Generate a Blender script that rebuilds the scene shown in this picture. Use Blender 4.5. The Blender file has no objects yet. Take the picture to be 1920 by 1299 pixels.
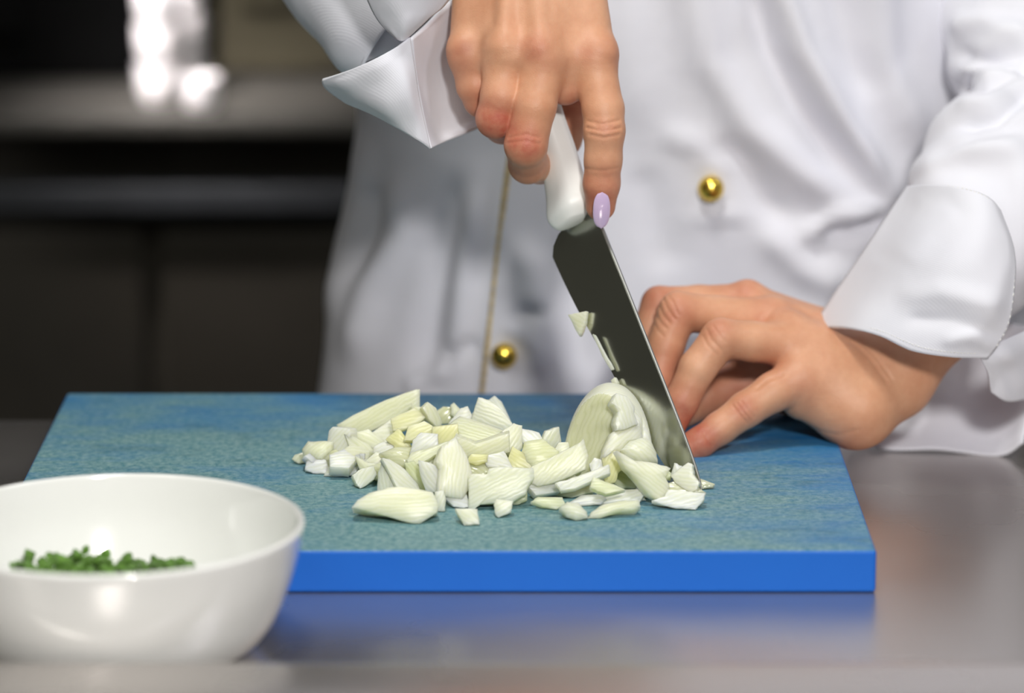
import bpy, bmesh, math, random
import numpy as np
from mathutils import Vector, Matrix

random.seed(7)
rng = np.random.default_rng(7)
scene = bpy.context.scene
COL = scene.collection

# ------------------------------------------------------------------ camera
# all planning numbers are millimetres: X right, Y away from the camera, Z up.
# worktable top is Z = 0, the front edge of the cutting board is Y = 0.
W, H, F = 1920.0, 1299.0, 6775.0
PITCH = math.radians(12.9)
CAM = np.array([0.0, -1563.0, 472.0])
FWD = np.array([0, math.cos(PITCH), -math.sin(PITCH)])
UP = np.array([0, math.sin(PITCH), math.cos(PITCH)])
RIGHT = np.array([1.0, 0, 0])

cam_data = bpy.data.cameras.new('camera')
cam = bpy.data.objects.new('camera', cam_data)
COL.objects.link(cam)
cam.location = CAM * 0.001
cam.rotation_euler = (math.pi / 2 - PITCH, 0, 0)
cam_data.sensor_width = 36.0
cam_data.lens = F / W * 36.0
cam_data.clip_start = 0.05
cam_data.dof.use_dof = True
cam_data.dof.focus_distance = 1.725
cam_data.dof.aperture_fstop = 4.3
scene.camera = cam

# ------------------------------------------------------------------ world, lights, exposure
world = bpy.data.worlds.new('world')
scene.world = world
world.use_nodes = True
bg = world.node_tree.nodes['Background']
bg.inputs['Color'].default_value = (0.9, 0.93, 1.0, 1)
bg.inputs['Strength'].default_value = 0.03


def area_light(name, loc, target, size, power, color=(1, 1, 1), size_y=None):
    d = bpy.data.lights.new(name, 'AREA')
    d.energy = power
    d.color = color
    d.size = size
    if size_y:
        d.shape = 'RECTANGLE'
        d.size_y = size_y
    o = bpy.data.objects.new(name, d)
    COL.objects.link(o)
    o.location = loc
    o.rotation_euler = (Vector(target) - Vector(loc)).to_track_quat('-Z', 'Y').to_euler()
    return o


area_light('lamp_beside_camera', (0.24, -1.5, 0.88), (0.02, 0.25, 0.08), 0.15, 21, (1.0, 0.975, 0.945))
area_light('ceiling_lamp_over_table', (-0.15, -0.35, 1.85), (0.0, 0.1, 0.0), 0.32, 18, (1.0, 1.0, 0.95))
area_light('ceiling_lamp_front_left', (-1.1, -1.5, 1.9), (-0.1, 0.2, 0.0), 0.7, 8, (1.0, 1.0, 0.93))
area_light('ceiling_lamp_right', (1.5, -0.3, 1.9), (0.15, 0.2, 0.05), 0.6, 8, (0.88, 0.90, 1.0))
cup_lamp = area_light('hood_lamp_back_line', (-0.50, 1.10, 0.80), (-0.28, 1.40, 0.05), 0.08, 0.8, (1.0, 0.94, 0.94))  # added spot without a fixture, only there to brighten the white cups
cup_lamp.data.spread = math.radians(22)
scene.view_settings.view_transform = 'Standard'
scene.view_settings.look = 'None'
scene.view_settings.gamma = 1.0
scene.view_settings.use_curve_mapping = False
scene.view_settings.exposure = -0.08


# ------------------------------------------------------------------ geometry helpers
def P(px, py, Y):
    """point of the scene at depth Y seen at photograph pixel px, py (mm)"""
    d = FWD * F + RIGHT * (px - W / 2) + UP * (H / 2 - py)
    return CAM + d * ((Y - CAM[1]) / d[1])


def PZ(px, py, Z):
    d = FWD * F + RIGHT * (px - W / 2) + UP * (H / 2 - py)
    return CAM + d * ((Z - CAM[2]) / d[2])


def project(p):
    q = np.asarray(p, float) - CAM
    z = q @ FWD
    return W / 2 + F * (q @ RIGHT) / z, H / 2 - F * (q @ UP) / z


def link(o, parent=None):
    COL.objects.link(o)
    if parent is not None:
        o.parent = parent
    return o


def mesh_obj(name, verts, faces, mat, parent=None, smooth=True, origin=None):
    """verts in mm; origin (mm) becomes the object's own location"""
    v = np.asarray(verts, float)
    o0 = np.zeros(3) if origin is None else np.asarray(origin, float)
    me = bpy.data.meshes.new(name)
    me.from_pydata(((v - o0) * 0.001).tolist(), [], faces if isinstance(faces, list) else faces.tolist())
    me.materials.append(mat)
    if smooth:
        me.polygons.foreach_set('use_smooth', np.ones(len(me.polygons), dtype=bool))
    me.update()
    o = bpy.data.objects.new(name, me)
    link(o, parent)
    o.location = o0 * 0.001
    return o


def empty(name, loc_mm):
    o = bpy.data.objects.new(name, None)
    o.empty_display_size = 0.02
    COL.objects.link(o)
    o.location = np.asarray(loc_mm, float) * 0.001
    return o


def tag(o, label, category, group=None, kind=None):
    o['label'] = label
    o['category'] = category
    if group:
        o['group'] = group
    if kind:
        o['kind'] = kind
    return o


def local(parent_empty, o):
    """children are built in world mm; keep their place under a moved empty"""
    o.parent = parent_empty
    o.matrix_parent_inverse = Matrix.Translation(-Vector(parent_empty.location))
    return o


def bm_obj(name, bm, mat, parent=None, smooth=False, bevel=0.0, seg=2):
    if bevel > 0:
        bmesh.ops.bevel(bm, geom=list(bm.edges), offset=bevel, segments=seg, profile=0.5, affect='EDGES')
    me = bpy.data.meshes.new(name)
    bm.to_mesh(me)
    bm.free()
    me.materials.append(mat)
    if smooth:
        for p in me.polygons:
            p.use_smooth = True
    o = bpy.data.objects.new(name, me)
    return link(o, parent)


def box_obj(name, lo, hi, mat, bevel=1.0, parent=None, seg=2, smooth=False):
    lo, hi = np.array(lo, float), np.array(hi, float)
    bm = bmesh.new()
    bmesh.ops.create_cube(bm, size=1.0)
    c, s = (lo + hi) / 2, hi - lo
    for v in bm.verts:
        v.co = Vector((np.array(v.co) * s) * 0.001)
    o = bm_obj(name, bm, mat, None, smooth, bevel * 0.001, seg)
    o.location = c * 0.001
    if parent is not None:
        local(parent, o)
    return o


def catmull(pts, n, closed=False):
    pts = np.asarray(pts, float)
    m = len(pts)
    if closed:
        t = np.linspace(0, m, n, endpoint=False)
    else:
        t = np.linspace(0, m - 1, n)
    i = np.floor(t).astype(int)
    if not closed:
        i = np.minimum(i, m - 2)
    f = t - i
    f = f.reshape((-1,) + (1,) * (pts.ndim - 1))

    def g(k):
        if closed:
            return pts[k % m]
        kk = np.clip(k, 0, m - 1)
        r = pts[kk].copy()
        lo = k < 0
        if lo.any():
            r[lo] = 2 * pts[0] - pts[1]
        hi = k > m - 1
        if hi.any():
            r[hi] = 2 * pts[-1] - pts[-2]
        return r
    p0, p1, p2, p3 = g(i - 1), g(i), g(i + 1), g(i + 2)
    return 0.5 * (2 * p1 + (p2 - p0) * f + (2 * p0 - 5 * p1 + 4 * p2 - p3) * f ** 2 + (3 * p1 - p0 - 3 * p2 + p3) * f ** 3)


def grid_faces(nu, nv, wrap_v=False):
    f = []
    for i in range(nu - 1):
        for j in range(nv if wrap_v else nv - 1):
            a = i * nv + j
            b = i * nv + (j + 1) % nv
            f.append((a, b, b + nv, a + nv))
    return f


def tube_mesh(pts, radius, n=8, caps=True):
    pts = np.asarray(pts, float)
    rad = np.broadcast_to(np.asarray(radius, float), (len(pts),))
    verts, faces = [], []
    tan = np.gradient(pts, axis=0)
    tan /= np.linalg.norm(tan, axis=1)[:, None] + 1e-9
    ref = np.array([0.0, -1.0, 0.15])
    for k in range(len(pts)):
        a = np.cross(tan[k], ref)
        a /= np.linalg.norm(a) + 1e-9
        b = np.cross(tan[k], a)
        for q in range(n):
            t = 2 * math.pi * q / n
            verts.append(pts[k] + rad[k] * (math.cos(t) * a + math.sin(t) * b))
    faces = grid_faces(len(pts), n, True)
    if caps:
        faces.append(tuple(range(n - 1, -1, -1)))
        faces.append(tuple((len(pts) - 1) * n + q for q in range(n)))
    return np.array(verts), faces


def lathe(profile, n=96, center=(0, 0, 0)):
    """profile: list of (r, z), open polyline"""
    prof = np.asarray(profile, float)
    ang = np.linspace(0, 2 * math.pi, n, endpoint=False)
    v = np.stack([prof[:, None, 0] * np.cos(ang), prof[:, None, 0] * np.sin(ang), np.repeat(prof[:, None, 1], n, 1)], -1)
    v = v.reshape(-1, 3) + np.asarray(center, float)
    return v, grid_faces(len(prof), n, True)


# ------------------------------------------------------------------ materials
def new_mat(name):
    m = bpy.data.materials.new(name)
    m.use_nodes = True
    nt = m.node_tree
    return m, nt, nt.nodes['Principled BSDF']


def N(nt, t, **kw):
    n = nt.nodes.new(t)
    for k, v in kw.items():
        setattr(n, k, v)
    return n


def ramp(nt, stops, src=None):
    r = N(nt, 'ShaderNodeValToRGB')
    e = r.color_ramp.elements
    while len(e) < len(stops):
        e.new(0.5)
    for k, (p, c) in enumerate(stops):
        e[k].position = p
        e[k].color = (*c, 1) if len(c) == 3 else c
    if src is not None:
        nt.links.new(src, r.inputs[0])
    return r


def noise(nt, scale, detail=3.0, rough=0.5, vec=None, dist=0.0):
    n = N(nt, 'ShaderNodeTexNoise')
    n.inputs['Scale'].default_value = scale
    n.inputs['Detail'].default_value = detail
    n.inputs['Roughness'].default_value = rough
    n.inputs['Distortion'].default_value = dist
    if vec is not None:
        nt.links.new(vec, n.inputs['Vector'])
    return n


def mapping(nt, scale=(1, 1, 1), rot=(0, 0, 0), coord='Object'):
    tc = N(nt, 'ShaderNodeTexCoord')
    mp = N(nt, 'ShaderNodeMapping')
    mp.inputs['Scale'].default_value = scale
    mp.inputs['Rotation'].default_value = rot
    nt.links.new(tc.outputs[coord], mp.inputs['Vector'])
    return mp.outputs[0]


def mix(nt, fac, a, b, blend='MIX'):
    m = N(nt, 'ShaderNodeMix', data_type='RGBA', blend_type=blend)
    for sock, val in ((m.inputs[0], fac), (m.inputs[6], a), (m.inputs[7], b)):
        if isinstance(val, bpy.types.NodeSocket):
            nt.links.new(val, sock)
        elif isinstance(val, (int, float)):
            sock.default_value = val
        else:
            sock.default_value = (*val, 1)
    return m.outputs[2]


def bump(nt, height, strength, dist=0.001, normal=None):
    b = N(nt, 'ShaderNodeBump')
    b.inputs['Strength'].default_value = strength
    b.inputs['Distance'].default_value = dist
    nt.links.new(height, b.inputs['Height'])
    if normal is not None:
        nt.links.new(normal, b.inputs['Normal'])
    return b.outputs[0]


def plain(name, color, rough=0.5, metal=0.0, spec=0.5, var=0.06, scale=40.0, coat=0.0):
    m, nt, b = new_mat(name)
    n = noise(nt, scale, 4, 0.6, mapping(nt))
    lo = tuple(max(0, c * (1 - var)) for c in color)
    hi = tuple(min(1, c * (1 + var)) for c in color)
    r = ramp(nt, [(0.3, lo), (0.7, hi)], n.outputs['Fac'])
    nt.links.new(r.outputs[0], b.inputs['Base Color'])
    b.inputs['Roughness'].default_value = rough
    b.inputs['Metallic'].default_value = metal
    b.inputs['Specular IOR Level'].default_value = spec
    b.inputs['Coat Weight'].default_value = coat
    return m


def steel(name, color, rough, scratch=0.25, stretch=(3, 120, 3), rvar=0.08, metal=1.0):
    m, nt, b = new_mat(name)
    v = mapping(nt, stretch)
    n = noise(nt, 6.0, 5, 0.6, v)
    n2 = noise(nt, 5.0, 4, 0.55, mapping(nt))
    c = mix(nt, n2.outputs['Fac'], tuple(x * 0.86 for x in color), tuple(min(1, x * 1.1) for x in color))
    nt.links.new(c, b.inputs['Base Color'])
    b.inputs['Metallic'].default_value = metal
    r = ramp(nt, [(0.25, (rough - rvar,) * 3), (0.75, (rough + rvar,) * 3)], n2.outputs['Fac'])
    nt.links.new(r.outputs[0], b.inputs['Roughness'])
    nt.links.new(bump(nt, n.outputs['Fac'], scratch, 0.0002), b.inputs['Normal'])
    return m


def make_cloth():
    m, nt, b = new_mat('white_cotton_twill')
    tc = mapping(nt)
    n = noise(nt, 14, 3, 0.5, tc)
    c = ramp(nt, [(0.3, (0.745, 0.745, 0.81)), (0.7, (0.81, 0.81, 0.865))], n.outputs['Fac'])
    nt.links.new(c.outputs[0], b.inputs['Base Color'])
    b.inputs['Roughness'].default_value = 0.9
    b.inputs['Specular IOR Level'].default_value = 0.15
    b.inputs['Sheen Weight'].default_value = 0.12
    w = N(nt, 'ShaderNodeTexWave', wave_type='BANDS', bands_direction='DIAGONAL')
    w.inputs['Scale'].default_value = 420
    w.inputs['Distortion'].default_value = 1.5
    nt.links.new(tc, w.inputs['Vector'])
    soft = noise(nt, 26, 3, 0.5, tc)
    nn = bump(nt, soft.outputs['Fac'], 0.25, 0.004)
    nt.links.new(bump(nt, w.outputs['Fac'], 0.12, 0.0003, nn), b.inputs['Normal'])
    return m


def make_skin():
    m, nt, b = new_mat('skin')
    tc = mapping(nt)
    at = N(nt, 'ShaderNodeAttribute', attribute_name='flush')
    n = noise(nt, 60, 4, 0.6, tc)
    base = ramp(nt, [(0.3, (0.60, 0.29, 0.165)), (0.7, (0.71, 0.385, 0.235))], n.outputs['Fac'])
    n2 = noise(nt, 180, 3, 0.6, tc)
    fac = N(nt, 'ShaderNodeMath', operation='MULTIPLY')
    nt.links.new(at.outputs['Fac'], fac.inputs[0])
    r2 = ramp(nt, [(0.25, (0.6,) * 3), (0.75, (1.15,) * 3)], n2.outputs['Fac'])
    nt.links.new(r2.outputs[0], fac.inputs[1])
    c = mix(nt, fac.outputs[0], base.outputs[0], (0.44, 0.095, 0.06))
    nt.links.new(c, b.inputs['Base Color'])
    b.inputs['Roughness'].default_value = 0.48
    b.inputs['Specular IOR Level'].default_value = 0.4
    b.inputs['Subsurface Weight'].default_value = 0.18
    b.inputs['Subsurface Radius'].default_value = (1.0, 0.35, 0.18)
    b.inputs['Subsurface Scale'].default_value = 0.004
    vo = N(nt, 'ShaderNodeTexVoronoi', feature='DISTANCE_TO_EDGE')
    vo.inputs['Scale'].default_value = 1100
    nt.links.new(mapping(nt, (1, 1, 0.7)), vo.inputs['Vector'])
    n3 = noise(nt, 260, 4, 0.6, tc)
    nn = bump(nt, n3.outputs['Fac'], 0.16, 0.0012)
    nt.links.new(bump(nt, vo.outputs['Distance'], 0.16, 0.0005, nn), b.inputs['Normal'])
    return m


def make_onion(name, lo, hi, sss=0.75, rough=0.36):
    m, nt, b = new_mat(name)
    oi = N(nt, 'ShaderNodeObjectInfo')
    tc = mapping(nt)
    w = N(nt, 'ShaderNodeTexWave', wave_type='BANDS', bands_direction='Y')
    w.inputs['Scale'].default_value = 170
    w.inputs['Distortion'].default_value = 4.5
    w.inputs['Detail'].default_value = 2
    nt.links.new(tc, w.inputs['Vector'])
    n = noise(nt, 70, 4, 0.6, tc)
    add = N(nt, 'ShaderNodeMath', operation='ADD')
    nt.links.new(oi.outputs['Random'], add.inputs[0])
    sub = N(nt, 'ShaderNodeMath', operation='MULTIPLY_ADD')
    sub.inputs[1].default_value = 0.9
    sub.inputs[2].default_value = -0.45
    nt.links.new(n.outputs['Fac'], sub.inputs[0])
    nt.links.new(sub.outputs[0], add.inputs[1])
    c = ramp(nt, [(0.1, lo), (0.9, hi)], add.outputs[0])
    fib = ramp(nt, [(0.0, (0.92, 0.93, 0.84)), (0.6, (1, 1, 1))], w.outputs['Fac'])
    nt.links.new(mix(nt, 0.8, c.outputs[0], fib.outputs[0], 'MULTIPLY'), b.inputs['Base Color'])
    b.inputs['Roughness'].default_value = rough
    b.inputs['Specular IOR Level'].default_value = 0.45
    b.inputs['Subsurface Weight'].default_value = sss
    b.inputs['Subsurface Radius'].default_value = (1.0, 0.95, 0.6)
    b.inputs['Subsurface Scale'].default_value = 0.014
    nn = bump(nt, n.outputs['Fac'], 0.10, 0.0015)
    nt.links.new(bump(nt, w.outputs['Fac'], 0.13, 0.0005, nn), b.inputs['Normal'])
    return m


def make_board():
    m, nt, b = new_mat('blue_board_plastic')
    tc = N(nt, 'ShaderNodeTexCoord')
    obj = tc.outputs['Object']
    geo = N(nt, 'ShaderNodeNewGeometry')
    sep = N(nt, 'ShaderNodeSeparateXYZ')
    nt.links.new(obj, sep.inputs[0])
    sepn = N(nt, 'ShaderNodeSeparateXYZ')
    nt.links.new(geo.outputs['Normal'], sepn.inputs[0])
    # worn, knife-scuffed film on the top, strongest around the middle and the front
    big = noise(nt, 9, 5, 0.62, mapping(nt, (1.0, 1.7, 1)))
    stre = noise(nt, 26, 6, 0.65, mapping(nt, (1, 3.2, 1), (0, 0, 0.25)), 0.6)
    fine0 = noise(nt, 300, 5, 0.75, obj)
    fine = ramp(nt, [(0.33, (0, 0, 0)), (0.68, (1, 1, 1))], fine0.outputs['Fac'])
    # distance from the right / left rim: less wear close to the right side
    wr = N(nt, 'ShaderNodeMapRange')
    wr.inputs['From Min'].default_value = 0.20
    wr.inputs['From Max'].default_value = 0.02
    nt.links.new(sep.outputs['X'], wr.inputs['Value'])
    wf = N(nt, 'ShaderNodeMapRange')
    wf.inputs['From Min'].default_value = 0.16
    wf.inputs['From Max'].default_value = -0.12
    nt.links.new(sep.outputs['Y'], wf.inputs['Value'])
    a1 = N(nt, 'ShaderNodeMath', operation='MULTIPLY')
    nt.links.new(wr.outputs[0], a1.inputs[0]); a1.inputs[1].default_value = 0.40
    a2 = N(nt, 'ShaderNodeMath', operation='MULTIPLY_ADD')
    nt.links.new(wf.outputs[0], a2.inputs[0]); a2.inputs[1].default_value = 0.42
    nt.links.new(a1.outputs[0], a2.inputs[2])
    a3 = N(nt, 'ShaderNodeMath', operation='MULTIPLY_ADD')
    nt.links.new(big.outputs['Fac'], a3.inputs[0]); a3.inputs[1].default_value = 1.1
    nt.links.new(a2.outputs[0], a3.inputs[2])
    a4 = N(nt, 'ShaderNodeMath', operation='MULTIPLY_ADD')
    nt.links.new(stre.outputs['Fac'], a4.inputs[0]); a4.inputs[1].default_value = 0.75
    nt.links.new(a3.outputs[0], a4.inputs[2])
    wear = ramp(nt, [(0.50, (0, 0, 0)), (0.80, (1, 1, 1))])
    sc = N(nt, 'ShaderNodeMath', operation='MULTIPLY')
    nt.links.new(a4.outputs[0], sc.inputs[0]); sc.inputs[1].default_value = 0.5
    nt.links.new(sc.outputs[0], wear.inputs[0])
    film = mix(nt, fine.outputs[0], (0.045, 0.185, 0.225), (0.29, 0.43, 0.43))
    blue = mix(nt, stre.outputs['Fac'], (0.004, 0.105, 0.36), (0.03, 0.25, 0.53))
    top = mix(nt, wear.outputs[0], blue, film)
    # dark stains
    st = noise(nt, 17, 6, 0.7, mapping(nt, (1, 2.5, 1), (0, 0, -0.15)))
    stm = ramp(nt, [(0.56, (0, 0, 0)), (0.72, (1, 1, 1))], st.outputs['Fac'])
    stf = N(nt, 'ShaderNodeMath', operation='MULTIPLY'); stf.inputs[1].default_value = 0.5
    nt.links.new(stm.outputs[0], stf.inputs[0])
    top = mix(nt, stf.outputs[0], top, (0.022, 0.10, 0.115))
    # pale knife scratches: very stretched noise, thresholded
    for ang, amt in ((0.35, 0.22), (-0.5, 0.18), (1.25, 0.15)):
        sn = noise(nt, 1.0, 2, 0.5, mapping(nt, (14, 420, 1), (0, 0, ang)))
        sm = ramp(nt, [(0.66, (0, 0, 0)), (0.74, (1, 1, 1))], sn.outputs['Fac'])
        sf = N(nt, 'ShaderNodeMath', operation='MULTIPLY'); sf.inputs[1].default_value = amt
        nt.links.new(sm.outputs[0], sf.inputs[0])
        top = mix(nt, sf.outputs[0], top, (0.30, 0.47, 0.50))
    side = mix(nt, big.outputs['Fac'], (0.002, 0.105, 0.52), (0.004, 0.14, 0.60))
    up = N(nt, 'ShaderNodeMapRange')
    up.inputs['From Min'].default_value = 0.55
    up.inputs['From Max'].default_value = 0.95
    nt.links.new(sepn.outputs['Z'], up.inputs['Value'])
    c = mix(nt, up.outputs[0], side, top)
    nt.links.new(c, b.inputs['Base Color'])
    b.inputs['Roughness'].default_value = 0.55
    b.inputs['Specular IOR Level'].default_value = 0.35
    nn = bump(nt, fine0.outputs['Fac'], 0.25, 0.0006)
    nt.links.new(nn, b.inputs['Normal'])
    return m


M = {}
M['cloth'] = make_cloth()
M['skin'] = make_skin()
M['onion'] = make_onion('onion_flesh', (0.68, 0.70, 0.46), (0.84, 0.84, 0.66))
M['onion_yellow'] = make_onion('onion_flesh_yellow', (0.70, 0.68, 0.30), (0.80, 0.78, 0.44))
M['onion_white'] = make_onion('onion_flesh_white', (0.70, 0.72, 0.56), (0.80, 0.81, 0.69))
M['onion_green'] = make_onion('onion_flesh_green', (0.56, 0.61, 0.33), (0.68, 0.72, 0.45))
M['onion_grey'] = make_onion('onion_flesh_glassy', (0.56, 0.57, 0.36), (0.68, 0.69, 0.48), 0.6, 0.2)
M['board'] = make_board()
M['porcelain'] = plain('white_porcelain', (0.88, 0.88, 0.85), 0.12, var=0.01, coat=0.5)
M['table'] = steel('brushed_table_steel', (0.57, 0.535, 0.515), 0.28, 0.35, (2, 90, 2), metal=0.9)
M['blade'] = steel('knife_steel', (0.50, 0.51, 0.45), 0.2, 0.2, (60, 60, 4), 0.04)
M['spine'] = steel('knife_spine_steel', (0.36, 0.36, 0.34), 0.4, 0.2)
M['handle'] = plain('white_knife_plastic', (0.80, 0.81, 0.79), 0.4, var=0.02)
M['gold'] = plain('polished_gold_metal', (0.86, 0.60, 0.10), 0.18, 1.0, var=0.05)
M['gold_cord'] = plain('gold_cord', (0.78, 0.60, 0.30), 0.42, 0.6, var=0.3, scale=300)
M['nail'] = plain('lilac_nail_varnish', (0.66, 0.50, 0.74), 0.12, var=0.02, coat=1.0)
M['stitch'] = plain('white_thread', (0.84, 0.83, 0.80), 0.9, var=0.05)
M['herb'] = plain('green_herb', (0.10, 0.21, 0.03), 0.5, var=0.45, scale=160)
M['dark_cabinet'] = plain('dark_cabinet_enamel', (0.022, 0.019, 0.014), 0.6, spec=0.25, var=0.2, scale=6)
M['black'] = plain('black_enamel', (0.003, 0.003, 0.003), 0.9, spec=0.1, var=0.2)
M['rail'] = plain('dark_blue_grey_rail', (0.015, 0.017, 0.020), 0.7, 0.2, var=0.15)
M['worktop'] = plain('dull_steel_worktop', (0.055, 0.052, 0.045), 0.55, 0.4, var=0.15, scale=8)
M['panel'] = plain('olive_grey_steel_panel', (0.11, 0.095, 0.06), 0.55, 0.2, var=0.25, scale=5)
M['cup'] = plain('shiny_white_cup', (0.86, 0.83, 0.83), 0.15, var=0.02, coat=0.5)
M['wall'] = plain('dark_wall_paint', (0.05, 0.045, 0.035), 0.8, var=0.15, scale=3)
M['tile'] = plain('grey_wall_paint', (0.34, 0.33, 0.30), 0.7, var=0.08, scale=3)
M['tile_dark'] = plain('brown_grey_wall_paint', (0.19, 0.185, 0.155), 0.7, var=0.08, scale=3)
M['floor'] = plain('grey_kitchen_floor', (0.16, 0.15, 0.14), 0.5, var=0.15, scale=5)
M['ceiling'] = plain('ceiling_paint', (0.30, 0.30, 0.29), 0.9, var=0.05, scale=3)


def struct(name, lo, hi, mat):
    o = box_obj(name, lo, hi, mat, bevel=0)
    o['kind'] = 'structure'
    return o


# ------------------------------------------------------------------ room shell
struct('floor', (-2600, -3200, -960), (2600, 2700, -900), M['floor'])
struct('wall_back', (-2600, 2600, -900), (2600, 2700, 2100), M['wall'])
struct('wall_left', (-2700, -3200, -900), (-2600, 2700, 2100), M['tile_dark'])
struct('wall_right', (2600, -3200, -900), (2700, 2700, 2100), M['tile'])
struct('wall_front', (-2600, -3300, -900), (2600, -3200, 2100), M['tile'])
struct('ceiling', (-2600, -3200, 2100), (2600, 2700, 2160), M['ceiling'])

# ------------------------------------------------------------------ worktable
tb = empty('worktable', (0, 100, -900))
tag(tb, 'brushed stainless steel worktable carrying the blue board', 'worktable')
box_obj('tabletop', (-900, -158, -40), (900, 322, 0), M['table'], 1.5, tb)
# raised rolled front border of the tabletop
prof = [(-158, -40), (-158, -2), (-159, 10), (-160, 17), (-164, 20), (-180, 20.6), (-205, 20.0), (-219, 17), (-225, 8), (-226, -40)]
pc = catmull(prof, 48)
v = np.concatenate([np.stack([np.full(len(pc), x), pc[:, 0], pc[:, 1]], 1) for x in (-900, 900)])
n_ = len(pc)
fc = [(k, k + 1, n_ + k + 1, n_ + k) for k in range(n_ - 1)] + [(n_ - 1, 0, n_, 2 * n_ - 1), tuple(range(n_)), tuple(range(2 * n_ - 1, n_ - 1, -1))]
local(tb, mesh_obj('raised_front_rim', v, fc, M['table']))
for sx in (-860, 820):
    for sy in (-140, 270):
        local(tb, box_obj('leg', (sx, sy, -900), (sx + 40, sy + 40, -40), M['table'], 2))

# ------------------------------------------------------------------ cutting board
bd = box_obj('cutting_board', (-236, 0, 0.2), (164, 300, 20), M['board'], 1.6, seg=3, smooth=False)
tag(bd, 'thick blue plastic cutting board with worn scuffed top under the onions', 'cutting board')

# ------------------------------------------------------------------ porcelain bowl with herbs
BC = np.array([-169.0, -84.0, 0.0])
outer = [(0, 2.6), (44, 2.4), (47, 0.3), (52, 0.2), (55, 1.6), (61.5, 6), (67, 13), (71, 21), (76.5, 36), (79.8, 50), (80.8, 55.4)]
inner = [(80.6, 56.6), (79.4, 57), (78.2, 56.4), (77, 52), (73, 36), (67, 21), (61, 12), (52, 7.5), (36, 6.2), (0, 6)]
pr = np.concatenate([catmull(outer, 40), catmull(inner, 40)])
pr[:, 0] = np.maximum(pr[:, 0], 0.0)
v, f = lathe(pr, 128, BC)
bowl = mesh_obj('bowl', v, f, M['porcelain'], origin=BC)
tag(bowl, 'round white porcelain bowl holding chopped green herbs, left of the board', 'bowl')

hv, hf = [], []
for k in range(1500):
    r = 58 * math.sqrt(random.random())
    a = random.uniform(0, 2 * math.pi)
    top = 29 + 2.0 * math.sin(a * 3 + 1) - 3 * (r / 58) ** 2
    z = top - random.random() ** 1.6 * 14
    if k < 260:
        z = top + random.uniform(-1, 4.0)
    c = np.array([BC[0] - 16 + r * math.cos(a), BC[1] + r * math.sin(a), z])
    if math.hypot(c[0] - BC[0], c[1] - BC[1]) > 50 + z * 0.25:
        continue
    R = np.array(Matrix.Rotation(random.uniform(0, 6.28), 3, Vector((random.random() - .5, random.random() - .5, random.random() - .5)).normalized()))
    L, r1 = random.uniform(1.5, 4.0), random.uniform(1.6, 3.0)
    base = len(hv)
    for q in range(6):
        t = q * math.pi / 3
        for zz in (-L / 2, L / 2):
            hv.append(c + R @ np.array([r1 * math.cos(t), r1 * 0.7 * math.sin(t), zz]))
    for q in range(6):
        n2 = (q + 1) % 6
        hf.append((base + 2 * q, base + 2 * n2, base + 2 * n2 + 1, base + 2 * q + 1))
    hf.append(tuple(base + 2 * q for q in range(5, -1, -1)))
    hf.append(tuple(base + 2 * q + 1 for q in range(6)))
herbs = mesh_obj('chopped_herbs', hv, hf, M['herb'], smooth=False, origin=BC + [0, 0, 20])
tag(herbs, 'finely chopped green herbs heaped inside the white bowl', 'herbs', kind='stuff')

# ------------------------------------------------------------------ background kitchen line
bc = empty('back_counter', (-300, 1550, -900))
tag(bc, 'dark kitchen counter with a dull steel worktop, out of focus behind the chef', 'counter')
box_obj('worktop', (-1500, 1330, -16), (900, 1900, 0), M['worktop'], 4, bc)
box_obj('cabinet_body', (-1480, 1370, -900), (880, 1880, -16), M['dark_cabinet'], 3, bc)
for k in range(4):
    x0 = -1470 + k * 590
    box_obj('cabinet_door', (x0, 1358, -880), (x0 + 575, 1370, -100), M['dark_cabinet'], 3, bc)
box_obj('front_rail', (-1490, 1342, -84), (890, 1368, -58), M['rail'], 5, bc)
ov = empty('oven', (-620, 1750, 0))
tag(ov, 'black enamel oven cabinet on the back counter at the far left', 'oven')
box_obj('oven_body', (-1300, 1530, 0), (-300, 1860, 520), M['black'], 6, ov)
box_obj('oven_door', (-1270, 1516, 40), (-420, 1530, 470), M['black'], 4, ov)
local(ov, mesh_obj('door_handle', *tube_mesh([(-1200, 1516, 430), (-1200, 1486, 430), (-850, 1486, 430), (-500, 1486, 430), (-500, 1516, 430)], 8, 10), M['rail']))
pn = empty('steel_cooker_unit', (0, 1750, 0))
tag(pn, 'olive grey metal cooker unit on the back counter beside the shiny cups', 'cooker')
box_obj('unit_body', (-255, 1560, 0), (860, 1860, 480), M['panel'], 6, pn)
box_obj('front_panel', (-235, 1552, 60), (840, 1560, 440), M['panel'], 3, pn)
local(pn, mesh_obj('rail_handle', *tube_mesh([(-200, 1552, 400), (-200, 1525, 400), (300, 1525, 400), (800, 1525, 400), (800, 1552, 400)], 7, 10), M['worktop']))

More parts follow.
